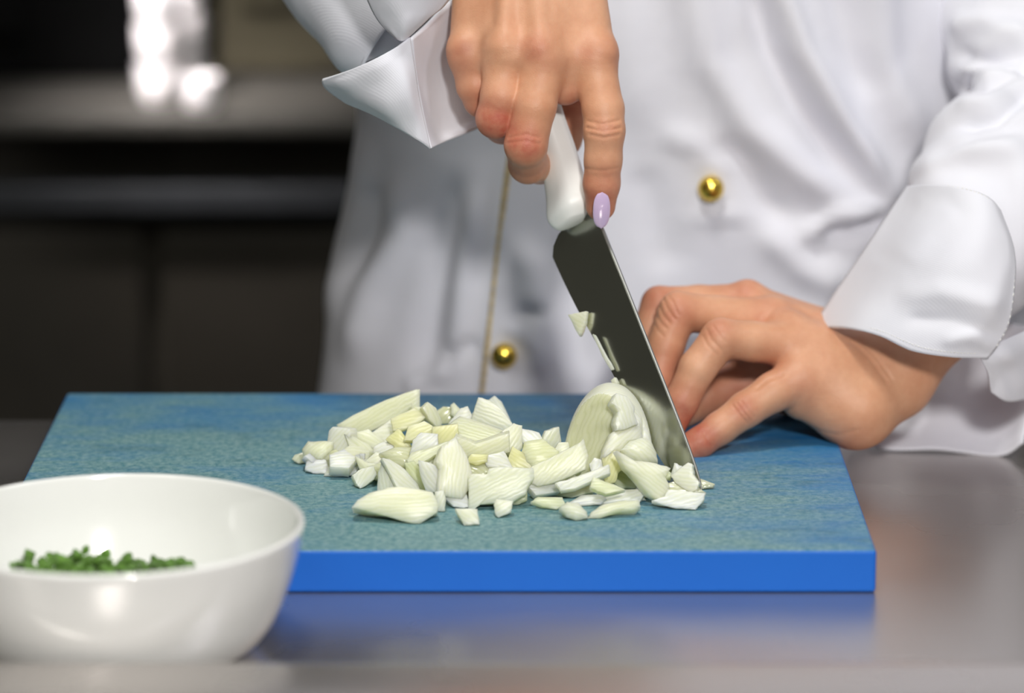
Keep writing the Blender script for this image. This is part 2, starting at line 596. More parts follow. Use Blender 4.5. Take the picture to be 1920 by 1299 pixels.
cup_prof = np.concatenate([catmull([(0, 1), (15, 0.5), (19, 4), (22, 18), (22.5, 34), (23, 40)], 20), catmull([(22, 40.6), (21, 34), (20, 18), (16, 5), (0, 4)], 16)])
cup_prof[:, 0] = np.maximum(cup_prof[:, 0], 0)
cup_prof *= 0.82
cups = [(-292, 1400, 0, 1), (-292, 1400, 33.5, 1), (-292, 1400, 67, 1), (-276, 1450, 0, 1), (-276, 1450, 33.5, 1), (-276, 1450, 67, 1), (-254, 1362, 0, .85)]  # made-up cups, standing in for blurred highlights on unidentified things
cv, cf = lathe(cup_prof, 40)
cup_labels = ['blurred shiny white cup at the bottom of the left stack near the oven',
              'blurred shiny white cup in the middle of the left stack near the oven',
              'blurred shiny white cup on top of the left stack near the oven',
              'blurred shiny white cup at the bottom of the right stack on the back counter',
              'blurred shiny white cup in the middle of the right stack on the back counter',
              'blurred shiny white cup on top of the right stack on the back counter',
              'blurred shiny white cup standing alone in front of the two cup stacks']
for (x, y, z, sc_), lb in zip(cups, cup_labels):
    o = mesh_obj('cup', cv * sc_ + np.array([x, y, z]), cf, M['cup'], origin=(x, y, z))
    tag(o, lb, 'cup', 'shiny cups on the back counter')

# ------------------------------------------------------------------ implicit-surface modelling (hands, onion)
def d_cone(p, a, ra, b, rb):
    ab = b - a
    t = np.clip(((p - a) @ ab) / (ab @ ab + 1e-9), 0, 1)
    return np.linalg.norm(p - a - t[:, None] * ab, axis=1) - (ra + (rb - ra) * t)


def smin(a, b, k):
    h = np.maximum(k - np.abs(a - b), 0) / k
    return np.minimum(a, b) - h * h * k * 0.25


def surface_nets(fn, lo, hi, h, B=8):
    """mesh of fn = 0 inside the box (mm); only blocks near the surface are sampled finely"""
    lo = np.asarray(lo, float)
    nb = np.ceil((np.asarray(hi, float) - lo) / (h * B)).astype(int)
    ci = np.stack(np.meshgrid(*[np.arange(k) for k in nb], indexing='ij'), -1).reshape(-1, 3)
    cc = lo + (ci * B + (B - 1) / 2) * h
    dc = fn(cc)
    D = np.repeat(np.repeat(np.repeat(dc.reshape(nb), B, 0), B, 1), B, 2).astype(np.float32)
    act = np.abs(dc) < h * B * 0.87 * 1.1 + 1.2
    off = np.stack(np.meshgrid(*[np.arange(B)] * 3, indexing='ij'), -1).reshape(-1, 3)
    idx = np.where(act)[0]
    for s in range(0, len(idx), 400):
        sub = idx[s:s + 400]
        g = (ci[sub][:, None, :] * B + off[None]).reshape(-1, 3)
        D[g[:, 0], g[:, 1], g[:, 2]] = fn(lo + g * h)
    S = D < 0
    n = D.shape
    acc = np.zeros((n[0] - 1, n[1] - 1, n[2] - 1, 3), np.float32)
    cnt = np.zeros(acc.shape[:3], np.float32)
    eds = []
    for ax in range(3):
        a = [slice(None)] * 3
        b = [slice(None)] * 3
        a[ax] = slice(0, -1)
        b[ax] = slice(1, None)
        cross = S[tuple(a)] != S[tuple(b)]
        ix = np.argwhere(cross)
        v0 = D[tuple(a)][cross]
        v1 = D[tuple(b)][cross]
        t = v0 / (v0 - v1)
        pos = ix.astype(np.float32)
        pos[:, ax] += t
        o1, o2 = [k for k in range(3) if k != ax]
        for d1 in (0, -1):
            for d2 in (0, -1):
                c = ix.copy()
                c[:, o1] += d1
                c[:, o2] += d2
                ok = ((c >= 0) & (c < np.array(acc.shape[:3]))).all(1)
                np.add.at(acc, tuple(c[ok].T), pos[ok])
                np.add.at(cnt, tuple(c[ok].T), 1)
        eds.append((ax, o1, o2, ix, S[tuple(a)][cross]))
    vm = cnt > 0
    vid = -np.ones(cnt.shape, np.int64)
    vid[vm] = np.arange(vm.sum())
    V = acc[vm] / cnt[vm][:, None] * h + lo
    quads = []
    for ax, o1, o2, ix, inside in eds:
        ok = (ix[:, o1] > 0) & (ix[:, o2] > 0) & (ix[:, o1] < n[o1] - 1) & (ix[:, o2] < n[o2] - 1)
        ix, ins = ix[ok], inside[ok]
        cs = []
        for d1, d2 in ((0, 0), (-1, 0), (-1, -1), (0, -1)):
            c = ix.copy()
            c[:, o1] += d1
            c[:, o2] += d2
            cs.append(vid[tuple(c.T)])
        q = np.stack(cs, 1)
        flip = ins if ax != 1 else ~ins
        q[~flip] = q[~flip][:, ::-1]
        quads.append(q)
    return V, np.concatenate(quads)


def seg_dist_px(x, y, pts):
    best = None
    pts = np.asarray(pts, float)
    for a, b in zip(pts[:-1], pts[1:]):
        ab = b - a
        t = np.clip(((x - a[0]) * ab[0] + (y - a[1]) * ab[1]) / (ab @ ab), 0, 1)
        d = np.hypot(x - a[0] - t * ab[0], y - a[1] - t * ab[1])
        best = d if best is None else np.minimum(best, d)
    return best


def hand_fn(fingers, palm, extra, creases, kp=9.0, kf=5.0):
    fingers = [[(P(*q[:3]), q[3]) for q in ch] for ch in fingers]
    palm = [(P(*a[:3]), a[3], P(*b[:3]), b[3]) for a, b in palm]
    extra = [(P(*a[:3]), a[3], P(*b[:3]), b[3], k) for a, b, k in extra]

    def fn(p):
        d = None
        for a, ra, b, rb in palm:
            e = d_cone(p, a, ra, b, rb)
            d = e if d is None else smin(d, e, kp)
        for a, ra, b, rb, k in extra:
            d = smin(d, d_cone(p, a, ra, b, rb), k)
        out = d
        for ch in fingers:
            f = None
            for (a, ra), (b, rb) in zip(ch[:-1], ch[1:]):
                e = d_cone(p, a, ra, b, rb)
                f = e if f is None else smin(f, e, 2.2)
            out = smin(out, smin(d, f, kf), 1.2)
        if creases:
            near = np.abs(out) < 2.5
            if near.any():
                q = p[near]
                x, y = project(q)
                add = np.zeros(len(q))
                for pts, depth, wid, ymax in creases:
                    dd = seg_dist_px(x, y, pts)
                    add += np.where(q[:, 1] < ymax, depth * np.exp(-(dd / wid) ** 2), 0)
                out = out.copy()
                out[near] += add
        return out
    return fn


def flush_attr(V, spots):
    a = np.zeros(len(V))
    for px, py, Y, r, amp in spots:
        d = np.linalg.norm(V - P(px, py, Y), axis=1)
        a += amp * np.exp(-(d / r) ** 2)
    return np.clip(a, 0, 1)


# --- right hand of the chef (left in the picture), gripping the knife handle from above
RH_f = [
    [(1112, 112, 180, 10.6), (1131, 205, 170, 10.0), (1133, 245, 167, 9.9), (1131, 300, 167, 9.0), (1128, 345, 168, 8.8), (1126, 386, 170, 7.3)],
    [(1022, 108, 174, 11.2), (1002, 200, 165, 10.4), (986, 272, 162, 10.2), (990, 308, 180, 9.3), (1012, 312, 200, 8.4), (1045, 290, 214, 7.6)],
    [(948, 106, 177, 10.6), (940, 180, 170, 9.9), (930, 222, 170, 9.6), (942, 236, 190, 8.6), (970, 230, 208, 8.0), (1004, 205, 222, 7.2)],
    [(882, 108, 187, 9.6), (890, 160, 184, 8.8), (902, 188, 186, 8.2), (925, 190, 204, 7.4), (968, 172, 222, 6.6)],
    [(1065, 10, 215, 13), (1085, 100, 222, 11), (1078, 190, 222, 9.5), (1060, 262, 220, 8.5)],
]
RH_p = [((1112, 110, 181, 10.6), (1058, -135, 212, 15)), ((1020, 104, 175, 11.5), (1010, -135, 208, 16)),
        ((948, 102, 179, 10.8), (960, -135, 210, 16)), ((882, 104, 188, 9.8), (912, -135, 216, 14)),
        ((1066, 100, 184, 9.5), (1030, -60, 200, 13)), ((1068, 100, 182, 9.5), (1060, 164, 179, 8)), ((984, 96, 182, 9.5), (985, -60, 198, 13)), ((914, 100, 188, 9), (930, -60, 205, 12)),
        ((985, -140, 214, 20), (800, -130, 268, 22)), ((800, -130, 268, 22), (560, -230, 370, 32)),
        ((1055, 60, 205, 12), (1040, -80, 220, 16)), ((930, 70, 205, 10), (950, -80, 222, 15))]
RH_e = [((1124, 96, 176.5, 7.5), (1120, 108, 176, 7.0), 7.0), ((1012, 90, 169.5, 7.5), (1016, 106, 169, 7.0), 7.0), ((944, 88, 172, 7.5), (946, 102, 171.5, 7.0), 7.0), ((868, 90, 183, 6.8), (872, 104, 182, 6.4), 6.0),
        ((945, 90, 168.5, 3.0), (952, -60, 186, 3.0), 4.0), ((1014, 90, 166, 3.0), (1004, -60, 184, 3.2), 4.0)]
RH_c = [([(1104, 228), (1130, 233), (1160, 226)], 0.55, 3.0, 172), ([(1102, 240), (1132, 246), (1162, 240)], 0.65, 3.0, 172), ([(1106, 252), (1132, 258), (1160, 252)], 0.45, 3.0, 172),
        ([(1118, 236), (1130, 240), (1146, 237)], 0.5, 3.0, 172), ([(1098, 316), (1128, 320), (1158, 315)], 0.3, 2.5, 172),
        ([(955, 258), (985, 252), (1010, 258)], 0.35, 2.5, 168), ([(952, 268), (985, 264), (1012, 270)], 0.3, 2.5, 168)]
# --- left hand (right in the picture), little finger towards the camera, claw grip behind the blade
LH_f = [
    [(1500, 708, 192, 11.2), (1450, 735, 186, 9.8), (1398, 768, 180, 8.9), (1350, 803, 176, 8.1), (1312, 830, 172, 7.6), (1278, 846, 170, 6.8)],
    [(1484, 648, 205, 11.6), (1410, 640, 198, 10.0), (1352, 634, 192, 9.9), (1308, 690, 187, 9.2), (1278, 752, 183, 8.5), (1252, 812, 180, 7.2)],
    [(1445, 600, 224, 11.8), (1350, 592, 217, 9.8), (1272, 584, 211, 10.0), (1247, 650, 206, 9.4), (1232, 712, 200, 8.6), (1208, 782, 192, 7.4)],
    [(1402, 572, 243, 11.4), (1310, 568, 240, 9.0), (1236, 570, 236, 9.0), (1208, 640, 228, 8.4), (1195, 700, 220, 7.8), (1185, 760, 212, 7.0)],
    [(1590, 710, 250, 17), (1480, 718, 252, 16), (1400, 716, 246, 14), (1320, 745, 236, 11), (1280, 770, 228, 9)],
]
LH_p = [((1502, 706, 193, 11.6), (1668, 706, 215, 17)), ((1486, 650, 206, 12), (1660, 690, 220, 17)),
        ((1448, 604, 226, 12), (1650, 680, 230, 16)), ((1405, 577, 243, 11.6), (1640, 672, 238, 15)),
        ((1604, 764, 199, 18.5), (1510, 738, 196, 13)), ((1604, 764, 199, 18.5), (1672, 712, 214, 18)),
        ((1560, 700, 202, 14), (1470, 640, 214, 11)),
        ((1676, 704, 217, 18.5), (1770, 585, 236, 20.5)), ((1770, 585, 236, 20.5), (1870, 380, 290, 29)),
        ((1600, 720, 240, 16), (1480, 690, 236, 14)), ((1480, 690, 240, 14), (1420, 660, 245, 13))]
LH_e = [((1400, 555, 241, 7.5), (1408, 560, 240, 7), 5.0), ((1470, 612, 213, 7.0), (1480, 616, 212, 7.0), 6.0)]
LH_c = [([(1236, 572), (1243, 590), (1256, 606)], 0.55, 2.2, 214), ([(1244, 560), (1252, 580), (1266, 598)], 0.55, 2.2, 214), ([(1230, 590), (1238, 604), (1250, 616)], 0.5, 2.2, 214),
        ([(1226, 606), (1234, 620), (1244, 630)], 0.4, 2.2, 214), ([(1254, 556), (1262, 566), (1272, 590)], 0.4, 2.2, 214),
        ([(1326, 618), (1334, 636), (1352, 656)], 0.4, 2.2, 196), ([(1318, 630), (1326, 646), (1342, 664)], 0.4, 2.2, 196), ([(1338, 612), (1346, 624), (1360, 640)], 0.3, 2.0, 196),
        ([(1374, 760), (1386, 776), (1400, 792)], 0.4, 2.2, 184), ([(1390, 752), (1402, 768), (1414, 782)], 0.35, 2.2, 184), ([(1382, 756), (1394, 772), (1407, 788)], 0.3, 2.0, 184),
        ([(1318, 806), (1324, 822), (1334, 836)], 0.3, 2.5, 184),
        ([(1596, 640), (1630, 670), (1662, 715)], 0.7, 5.0, 232), ([(1612, 640), (1645, 672), (1672, 712)], 0.5, 4.0, 232), ([(1420, 728), (1440, 712), (1466, 704)], 0.6, 4.0, 215),
        ([(1500, 790), (1530, 806), (1570, 815), (1610, 806)], 0.3, 4.0, 220)]


def bounds_of(fingers, palm, m=26):
    pts = [P(*q[:3]) for ch in fingers for q in ch] + [P(*q[:3]) for s in palm for q in s]
    pts = np.array(pts)
    return pts.min(0) - m, pts.max(0) + m


person = empty('person', (95, 480, -900))
tag(person, 'person in a white double-breasted chef jacket slicing an onion with a knife', 'person')

HS = 0.65
rh_fn = hand_fn(RH_f, RH_p, RH_e, RH_c)
lh_fn = hand_fn(LH_f, LH_p, LH_e, LH_c, 9.0, 4.0)
lo, hi = bounds_of(RH_f, RH_p[:7], 24)
rv, rq = surface_nets(rh_fn, lo, hi + [0, 0, 6], HS)
lo, hi = bounds_of(LH_f, LH_p[:8], 24)
lv, lq = surface_nets(lh_fn, lo, hi, HS)
# forearms, upper arms and trunk under the jacket (coarse, hidden by the cloth)


def trunk_fn(p):
    q = (p - np.array([95, 500, 100])) / np.array([140, 85, 1.0])
    d = (np.hypot(q[:, 0], q[:, 1]) - 1) * 85
    d = np.maximum(d, np.abs(p[:, 2] - 100) - 330)
    ra, la = [P(985, -140, 214), P(800, -130, 268), P(560, -230, 370), P(440, -400, 460)], [P(1690, 690, 220), P(1770, 560, 245), P(1870, 380, 288), P(1936, 210, 330), P(1935, 60, 375), P(1920, -300, 480)]
    for ch, rs in ((ra, (17, 22, 32, 40)), (la, (17, 20, 28, 29, 34, 44))):
        for k in range(len(ch) - 1):
            d = smin(d, d_cone(p, ch[k], rs[k], ch[k + 1], rs[k + 1]), 12)
    return d


tv, tq = surface_nets(trunk_fn, (-260, 180, -260), (420, 640, 520), 6.0)
V = np.concatenate([rv, lv, tv])
Q = np.concatenate([rq, lq + len(rv), tq + len(rv) + len(lv)])
body = mesh_obj('body', V, Q, M['skin'])
local(person, body)
spots = [(1126, 380, 163, 11, .75), (1133, 330, 160, 9, .3), (1133, 243, 158, 7, .35), (986, 274, 153, 9, .95), (988, 312, 172, 10, .5), (930, 228, 163, 12, .95), (945, 250, 182, 13, .7), (900, 190, 182, 12, .5),
         (868, 96, 178, 6, .45), (878, 120, 180, 7, .4), (1000, 90, 165, 7, .35), (1020, 120, 165, 6, .25), (1105, 100, 170, 7, .35), (1152, 100, 176, 8, .35), (1060, 182, 178, 9, .8), (1005, 88, 162, 6, .3), (1040, 118, 168, 6, .25), (1062, 118, 176, 5, .25), (1075, 200, 205, 14, .8), (1095, 330, 170, 8, .35),
         (1270, 585, 203, 9, .55), (1222, 560, 232, 13, .55), (1345, 618, 186, 8, .45), (1275, 770, 178, 12, .7), (1238, 700, 196, 16, .45), (1300, 838, 168, 12, .7), (1396, 768, 173, 7, .65), (1325, 818, 170, 8, .55),
         (1450, 690, 196, 11, .4), (1500, 722, 184, 9, .35), (1560, 640, 222, 20, .15), (1395, 545, 236, 10, .45), (1440, 590, 216, 10, .35), (1360, 740, 240, 30, .6), (1580, 840, 196, 16, .35)]
fl = flush_attr(V, spots)
at = body.data.attributes.new('flush', 'FLOAT', 'POINT')
at.data.foreach_set('value', fl.astype(np.float32))

# lilac index fingernail
nc = P(1128, 394, 160.6)
dn = P(1127, 426, 163.0) - P(1129, 362, 160.5)
dn /= np.linalg.norm(dn)
nx = np.array([1.0, 0.12, 0.0]); nx -= dn * (nx @ dn); nx /= np.linalg.norm(nx)
nn_ = np.cross(dn, nx)
if nn_[1] > 0:
    nn_ = -nn_
nv_, ns_ = [], 28
rows = np.linspace(-1, 1, 21)
for t in rows:
    w = (1 - abs(t) ** 2.6) ** 0.5 * 4.2
    for q in range(ns_):
        a = 2 * math.pi * q / ns_
        x = math.cos(a)
        zc = 1.9 * (1 - 0.55 * t * t)
        th = 0.45
        nv_.append(nc + dn * (t * 9.4) + nx * (w * x) + nn_ * ((math.sqrt(max(0, 1 - (0.85 * x) ** 2)) - 0.55) * zc * 1.3 + th * math.sin(a) - 0.5 * t * t))
nf_ = grid_faces(21, ns_, True)
nail = mesh_obj('fingernail', nv_, nf_, M['nail'])
nail.parent = body
nail['label'] = 'glossy lilac fingernail'

# ------------------------------------------------------------------ chef jacket
FOLDS = [  # polyline in picture coordinates, width px, height mm
    ([(1290, -40), (1330, 110), (1405, 235), (1500, 320), (1580, 380), (1640, 450)], 34, 7.0),
    ([(1400, -40), (1440, 90), (1490, 190), (1560, 290), (1620, 330)], 26, -7.0),
    ([(1455, -40), (1500, 90), (1570, 220), (1640, 330), (1690, 390)], 22, 8.0),
    ([(1560, -40), (1590, 90), (1640, 200)], 30, -4.0),
    ([(1640, -40), (1650, 120), (1700, 230), (1720, 300)], 34, 5.0),
    ([(1330, 255), (1390, 300), (1430, 370), (1480, 420)], 22, -4.5),
    ([(1240, 240), (1310, 270), (1370, 330)], 24, 3.0),
    ([(1530, 445), (1590, 432), (1660, 405)], 14, -6.0),
    ([(1480, 455), (1560, 400), (1600, 395), (1660, 385)], 18, 5.0),
    ([(1420, 420), (1500, 500), (1580, 540)], 26, 4.0),
    ([(1290, 430), (1330, 400), (1400, 400)], 12, 2.0),
    ([(1200, 300), (1230, 420), (1260, 520)], 30, -2.5),
    ([(1180, -40), (1190, 120), (1200, 260)], 34, 2.0),
    ([(690, 230), (680, 330), (650, 470), (620, 620)], 22, 3.0),
    ([(750, 300), (760, 430), (700, 540), (660, 700)], 30, 5.0),
    ([(700, 330), (690, 440), (650, 540)], 22, -4.0),
    ([(850, 300), (840, 430), (815, 560), (790, 740)], 26, -4.5),
    ([(900, 330), (880, 460), (865, 600), (850, 740)], 20, 3.5),
    ([(830, 675), (870, 655), (900, 640)], 14, -4.0),
    ([(760, 735), (800, 705), (850, 690)], 14, 3.5),
    ([(960, 440), (1000, 500), (1020, 600), (1010, 720)], 26, 3.0),
    ([(960, 600), (990, 580), (1030, 590)], 14, -2.5),
    ([(1090, 430), (1080, 560), (1090, 720)], 26, -3.0),
    ([(950, 615), (985, 622), (1010, 650)], 9, 1.6),
]
PIPE = [(972, 180), (962, 260), (950, 340), (938, 440), (925, 560), (914, 650), (904, 745), (896, 840)]


def taper_dist(x, y, pts):
    """distance to a polyline and the fraction along it"""
    pts = np.asarray(pts, float)
    seg = np.linalg.norm(np.diff(pts, axis=0), axis=1)
    tot = seg.sum()
    best = np.full(x.shape, 1e9)
    frac = np.zeros(x.shape)
    s0 = 0
    for a, b, L in zip(pts[:-1], pts[1:], seg):
        ab = b - a
        t = np.clip(((x - a[0]) * ab[0] + (y - a[1]) * ab[1]) / (L * L), 0, 1)
        d = np.hypot(x - a[0] - t * ab[0], y - a[1] - t * ab[1])
        m = d < best
        best = np.where(m, d, best)
        frac = np.where(m, (s0 + t * L) / tot, frac)
        s0 += L
    return best, frac


NT, NZ = 300, 190
th = np.linspace(0, 2 * math.pi, NT, endpoint=False)
zz = np.linspace(-330, 430, NZ)
TH, ZZ = np.meshgrid(th, zz)
half = np.interp(ZZ, [-330, -27, 60, 139, 260, 430], [222, 207, 195, 182, 180, 190])
dep = np.interp(ZZ, [-330, -27, 139, 300, 430], [150, 138, 132, 140, 145])
ex = 2 / 2.5
cx, sx_ = np.cos(TH), np.sin(TH)
X = 95 + half * np.sign(cx) * np.abs(cx) ** ex
Yt = 488 - dep * np.sign(sx_) * np.abs(sx_) ** ex
base = np.stack([X, Yt, ZZ], -1)
nrm = np.stack([np.cos(TH) / half, -np.sin(TH) / dep, np.zeros_like(TH)], -1)
nrm /= np.linalg.norm(nrm, axis=-1)[..., None]
pxx, pyy = project(base.reshape(-1, 3))
pxx, pyy = pxx.reshape(TH.shape), pyy.reshape(TH.shape)
disp = np.zeros_like(TH)
front = np.clip((np.sin(TH) + 0.25) / 0.35, 0, 1)
for pts, wpx, amp in FOLDS:
    d, fr = taper_dist(pxx, pyy, pts)
    tap = np.clip(np.minimum(fr, 1 - fr) / 0.22, 0, 1) if pts[0][1] > -30 else np.clip((1 - fr) / 0.3, 0, 1)
    tap = tap * tap * (3 - 2 * tap) * 0.9 + 0.1
    disp += 1.45 * amp * tap * np.exp(-(d / wpx) ** 2) * front
disp += 1.1 * np.sin(ZZ * 0.035 + 2.2 * np.sin(X * 0.021)) * np.sin(X * 0.03 + 1.0) + 0.7 * np.sin(X * 0.07 + ZZ * 0.05)
pipe_x = np.interp(pyy, [q[1] for q in PIPE], [q[0] for q in PIPE])
disp += front * 2.6 / (1 + np.exp(-(pxx - pipe_x) / 2.2)) * (pxx < 1500) + front * 2.6 * (pxx >= 1500)
TORSO = base + nrm * disp[..., None]
jf = grid_faces(NZ, NT, True)
jacket = mesh_obj('jacket', TORSO.reshape(-1, 3), jf, M['cloth'])
local(person, jacket)
jacket['label'] = 'white double-breasted cotton chef jacket'
so = jacket.modifiers.new('thickness', 'SOLIDIFY')
so.thickness = 0.0012
so.offset = -1
TF = TORSO[np.sin(TH) > 0.05]
TFx, TFy = project(TF)


def on_torso(px, py):
    k = np.argsort((TFx - px) ** 2 + (TFy - py) ** 2)[:6]
    return P(px, py, TF[k, 1].mean())


def kid(name, v, f, mat, parent=jacket, smooth=True):
    o = mesh_obj(name, v, f, mat, smooth=smooth)
    o.parent = parent
    return o


# gold piping along the edge of the overlap
pp = catmull([on_torso(*q) + np.array([0, -1.2, 0]) for q in PIPE], 120)
kid('gold_piping', *tube_mesh(pp, 1.8 + 0.25 * np.sin(np.arange(120) * 2.1), 8), M['gold_cord'])['label'] = 'thin gold piping on the jacket edge'
# two gold ball buttons
for (bx, by) in ((1332, 350), (945, 663)):
    c = on_torso(bx, by) + np.array([0, -5.0, 0])
    prof = catmull([(0, -7.0), (4.2, -5.8), (6.6, -2.8), (7.0, 0), (6.4, 3.0), (4.0, 5.4), (2.2, 6.2), (2.0, 8.2)], 30)
    prof[:, 0] = np.maximum(prof[:, 0], 0)
    v, f = lathe(prof, 28)
    v = np.stack([v[:, 0], v[:, 2], v[:, 1]], 1) + c
    b = kid('button', v, [q[::-1] for q in f], M['gold'])
    b['label'] = 'shiny gold ball button'


def fold_amount(v, folds):
    x, y = project(v.reshape(-1, 3))
    d_ = np.zeros(len(x))
    for pts, wpx, amp in folds:
        d, fr = taper_dist(x, y, pts)
        tp = np.clip(np.minimum(fr, 1 - fr) / 0.2, 0, 1)
        d_ += amp * (tp * tp * (3 - 2 * tp) * 0.85 + 0.15) * np.exp(-(d / wpx) ** 2)
    return d_.reshape(v.shape[:-1])


def cloth_sheet(name, rows, nu, nv, thick=1.3, wob=0.5, seed=0, lab=None, folds=()):
    g = np.array([[P(*q) for q in r] for r in rows])
    g = catmull(g, nu)
    g = np.swapaxes(catmull(np.swapaxes(g, 0, 1), nv), 0, 1)
    u = np.linspace(0, 1, nu)[:, None]
    w = np.linspace(0, 1, nv)[None, :]
    ed = np.minimum(np.minimum(u, 1 - u), np.minimum(w, 1 - w)) * 6
    ed = np.clip(ed, 0, 1)
    g[..., 1] += wob * ed * (np.sin(9 * u + 5 * w + seed) + 0.7 * np.sin(13 * w - 6 * u + 2 * seed))
    if folds:
        g[..., 1] -= fold_amount(g, folds)
    o = kid(name, g.reshape(-1, 3), grid_faces(nu, nv), M['cloth'])
    s = o.modifiers.new('thickness', 'SOLIDIFY')
    s.thickness = thick * 0.001
    s.offset = 0
    if lab:
        o['label'] = lab
    return o, g


def cloth_tube(name, loops, nu, nv, wob=2.0, seed=0, folds=()):
    """loops: list of (px, py, Y, radius mm)"""
    ctr = catmull([P(*l[:3]) for l in loops], nu)
    rad = catmull([[l[3]] for l in loops], nu)[:, 0]
    tan = np.gradient(ctr, axis=0)
    tan /= np.linalg.norm(tan, axis=1)[:, None]
    vs = []
    for k in range(nu):
        a = np.cross(tan[k], [0, -1, 0.1]); a /= np.linalg.norm(a)
        b = np.cross(tan[k], a)
        for q in range(nv):
            t = 2 * math.pi * q / nv
            r = rad[k] + wob * (math.sin(3 * t + k * 0.13 + seed) * math.sin(k * 0.21 + seed) + 0.8 * math.sin(k * 0.55 + 2 * math.sin(t + seed)) * (0.5 + 0.5 * math.sin(t * 2 + seed)))
            vs.append(ctr[k] + r * (math.cos(t) * a + math.sin(t) * b))
    vs = np.array(vs)
    if folds:
        out = vs.reshape(nu, nv, 3) - ctr[:, None, :]
        out /= np.linalg.norm(out, axis=2)[..., None]
        am = fold_amount(vs.reshape(nu, nv, 3), folds) * np.clip(-out[..., 1] * 2 + 0.6, 0, 1)
        vs = (vs.reshape(nu, nv, 3) + out * am[..., None]).reshape(-1, 3)
    o = kid(name, vs, grid_faces(nu, nv, True), M['cloth'])
    s = o.modifiers.new('thickness', 'SOLIDIFY')
    s.thickness = 0.0012
    return o


def stitches(name, pts, n, off=(0, -0.9, 0), r=0.32):
    pts = catmull(pts, n * 2) + np.array(off)
    vs, fs = [], []
    for k in range(n):
        v, f = tube_mesh([pts[2 * k], (pts[2 * k] + pts[2 * k + 1]) / 2 + np.array([0, -0.25, 0]), pts[2 * k + 1]], r, 5)
        fs += [tuple(i + len(vs) for i in q) for q in f]
        vs += list(v)
    return kid(name, vs, fs, M['stitch'])


# sleeve and turned-back cuff over the knife hand
o = cloth_tube('sleeve', [(420, -420, 390, 60), (510, -270, 335, 52), (640, -128, 278, 47), (760, 10, 240, 46), (800, 50, 232, 44)], 60, 64, 1.6, 1.0)
cloth_sheet('sleeve_fold', [
    [(648, 128, 224), (705, 108, 212), (778, 72, 206)],
    [(638, 60, 226), (700, 50, 212), (775, 30, 206)],
    [(645, -30, 232), (700, -30, 218), (775, -30, 210)]], 24, 24, 1.2, 0.6, 8)
cloth_sheet('cuff_front_panel', [
    [(640, -120, 150), (700, -120, 140), (760, -120, 138), (820, -120, 145), (900, -120, 160)],
    [(688, -5, 152), (720, -5, 144), (755, -5, 142), (795, -5, 148), (843, -5, 165)],
    [(712, 40, 155), (730, 40, 148), (755, 38, 146), (780, 38, 150), (803, 33, 158)],
    [(744, 72, 156), (748, 75, 154), (753, 76, 153), (758, 74, 154), (764, 69, 156)]], 40, 30, 1.4, 0.8, 1)
cloth_sheet('cuff_turned_back_corner', [
    [(604, 150, 172), (640, 137, 160), (700, 113, 150), (740, 90, 150), (768, 70, 155)],
    [(608, 160, 177), (655, 160, 160), (710, 150, 148), (750, 130, 148), (776, 125, 155)],
    [(622, 173, 184), (670, 185, 165), (725, 195, 150), (765, 192, 150), (785, 188, 158)],
    [(650, 192, 188), (700, 213, 172), (745, 238, 160), (780, 260, 156), (806, 279, 160)]], 40, 40, 1.6, 0.8, 2)
cloth_sheet('cuff_inner_panel', [
    [(770, 72, 158), (800, 45, 185), (840, 5, 205), (880, -20, 222), (940, -30, 240)],
    [(776, 130, 160), (805, 125, 190), (850, 110, 217), (890, 100, 230), (940, 90, 245)],
    [(786, 190, 162), (815, 190, 192), (855, 185, 217), (895, 175, 232), (940, 160, 245)],
    [(798, 248, 163), (825, 243, 192), (860, 232, 212), (900, 216, 230), (945, 195, 240)],
    [(806, 279, 160), (830, 268, 182), (860, 255, 200), (900, 238, 216), (945, 215, 230)]], 44, 40, 1.4, 0.8, 3)

# sleeve and wide cuff over the hand that holds the onion
o = cloth_tube('sleeve', [(1770, 560, 268, 30), (1835, 450, 266, 41), (1888, 320, 290, 45), (1936, 218, 325, 38), (1938, 90, 365, 47), (1930, -90, 430, 54), (1920, -300, 480, 62)], 150, 110, 1.6, 0.3, [
    ([(1785, 200), (1850, 190), (1930, 125)], 13, 5.0), ([(1770, 160), (1850, 172), (1910, 140), (1960, 80)], 11, -6.0), ([(1790, 238), (1870, 222), (1940, 165)], 11, -5.5),
    ([(1710, 335), (1800, 285), (1930, 270)], 22, 3.5), ([(1740, 300), (1830, 255), (1930, 235)], 14, -3.0), ([(1770, 50), (1850, 45), (1940, 70)], 22, 5.0), ([(1775, 100), (1860, 112), (1940, 95)], 15, -4.5),
    ([(1800, 130), (1850, 140), (1890, 120)], 10, 4.0), ([(1910, 300), (1920, 420), (1915, 560)], 16, 3.0)])
CF = [
    [(1525, 615, 226), (1590, 616, 190), (1650, 630, 175), (1710, 657, 168), (1780, 668, 165), (1852, 670, 172)],
    [(1570, 545, 224), (1640, 550, 190), (1710, 570, 172), (1780, 590, 163), (1840, 605, 163), (1888, 612, 172)],
    [(1625, 465, 222), (1690, 470, 190), (1760, 490, 172), (1820, 505, 165), (1870, 520, 167), (1901, 530, 176)],
    [(1668, 400, 226), (1730, 400, 198), (1790, 415, 180), (1840, 430, 173), (1880, 450, 175), (1898, 465, 182)],
    [(1702, 351, 232), (1740, 347, 208), (1785, 349, 193), (1825, 358, 186), (1855, 373, 185), (1874, 395, 188)]]
cuff, cg = cloth_sheet('cuff_front_panel', CF, 60, 60, 1.8, 1.0, 4, folds=[
    ([(1670, 555), (1760, 545), (1890, 575)], 20, 2.6), ([(1690, 600), (1790, 600), (1880, 625)], 16, -2.4), ([(1760, 640), (1820, 630), (1870, 655)], 12, 2.0),
    ([(1640, 500), (1690, 420), (1730, 370)], 22, -2.6), ([(1690, 500), (1740, 430), (1800, 390)], 24, 2.0)])
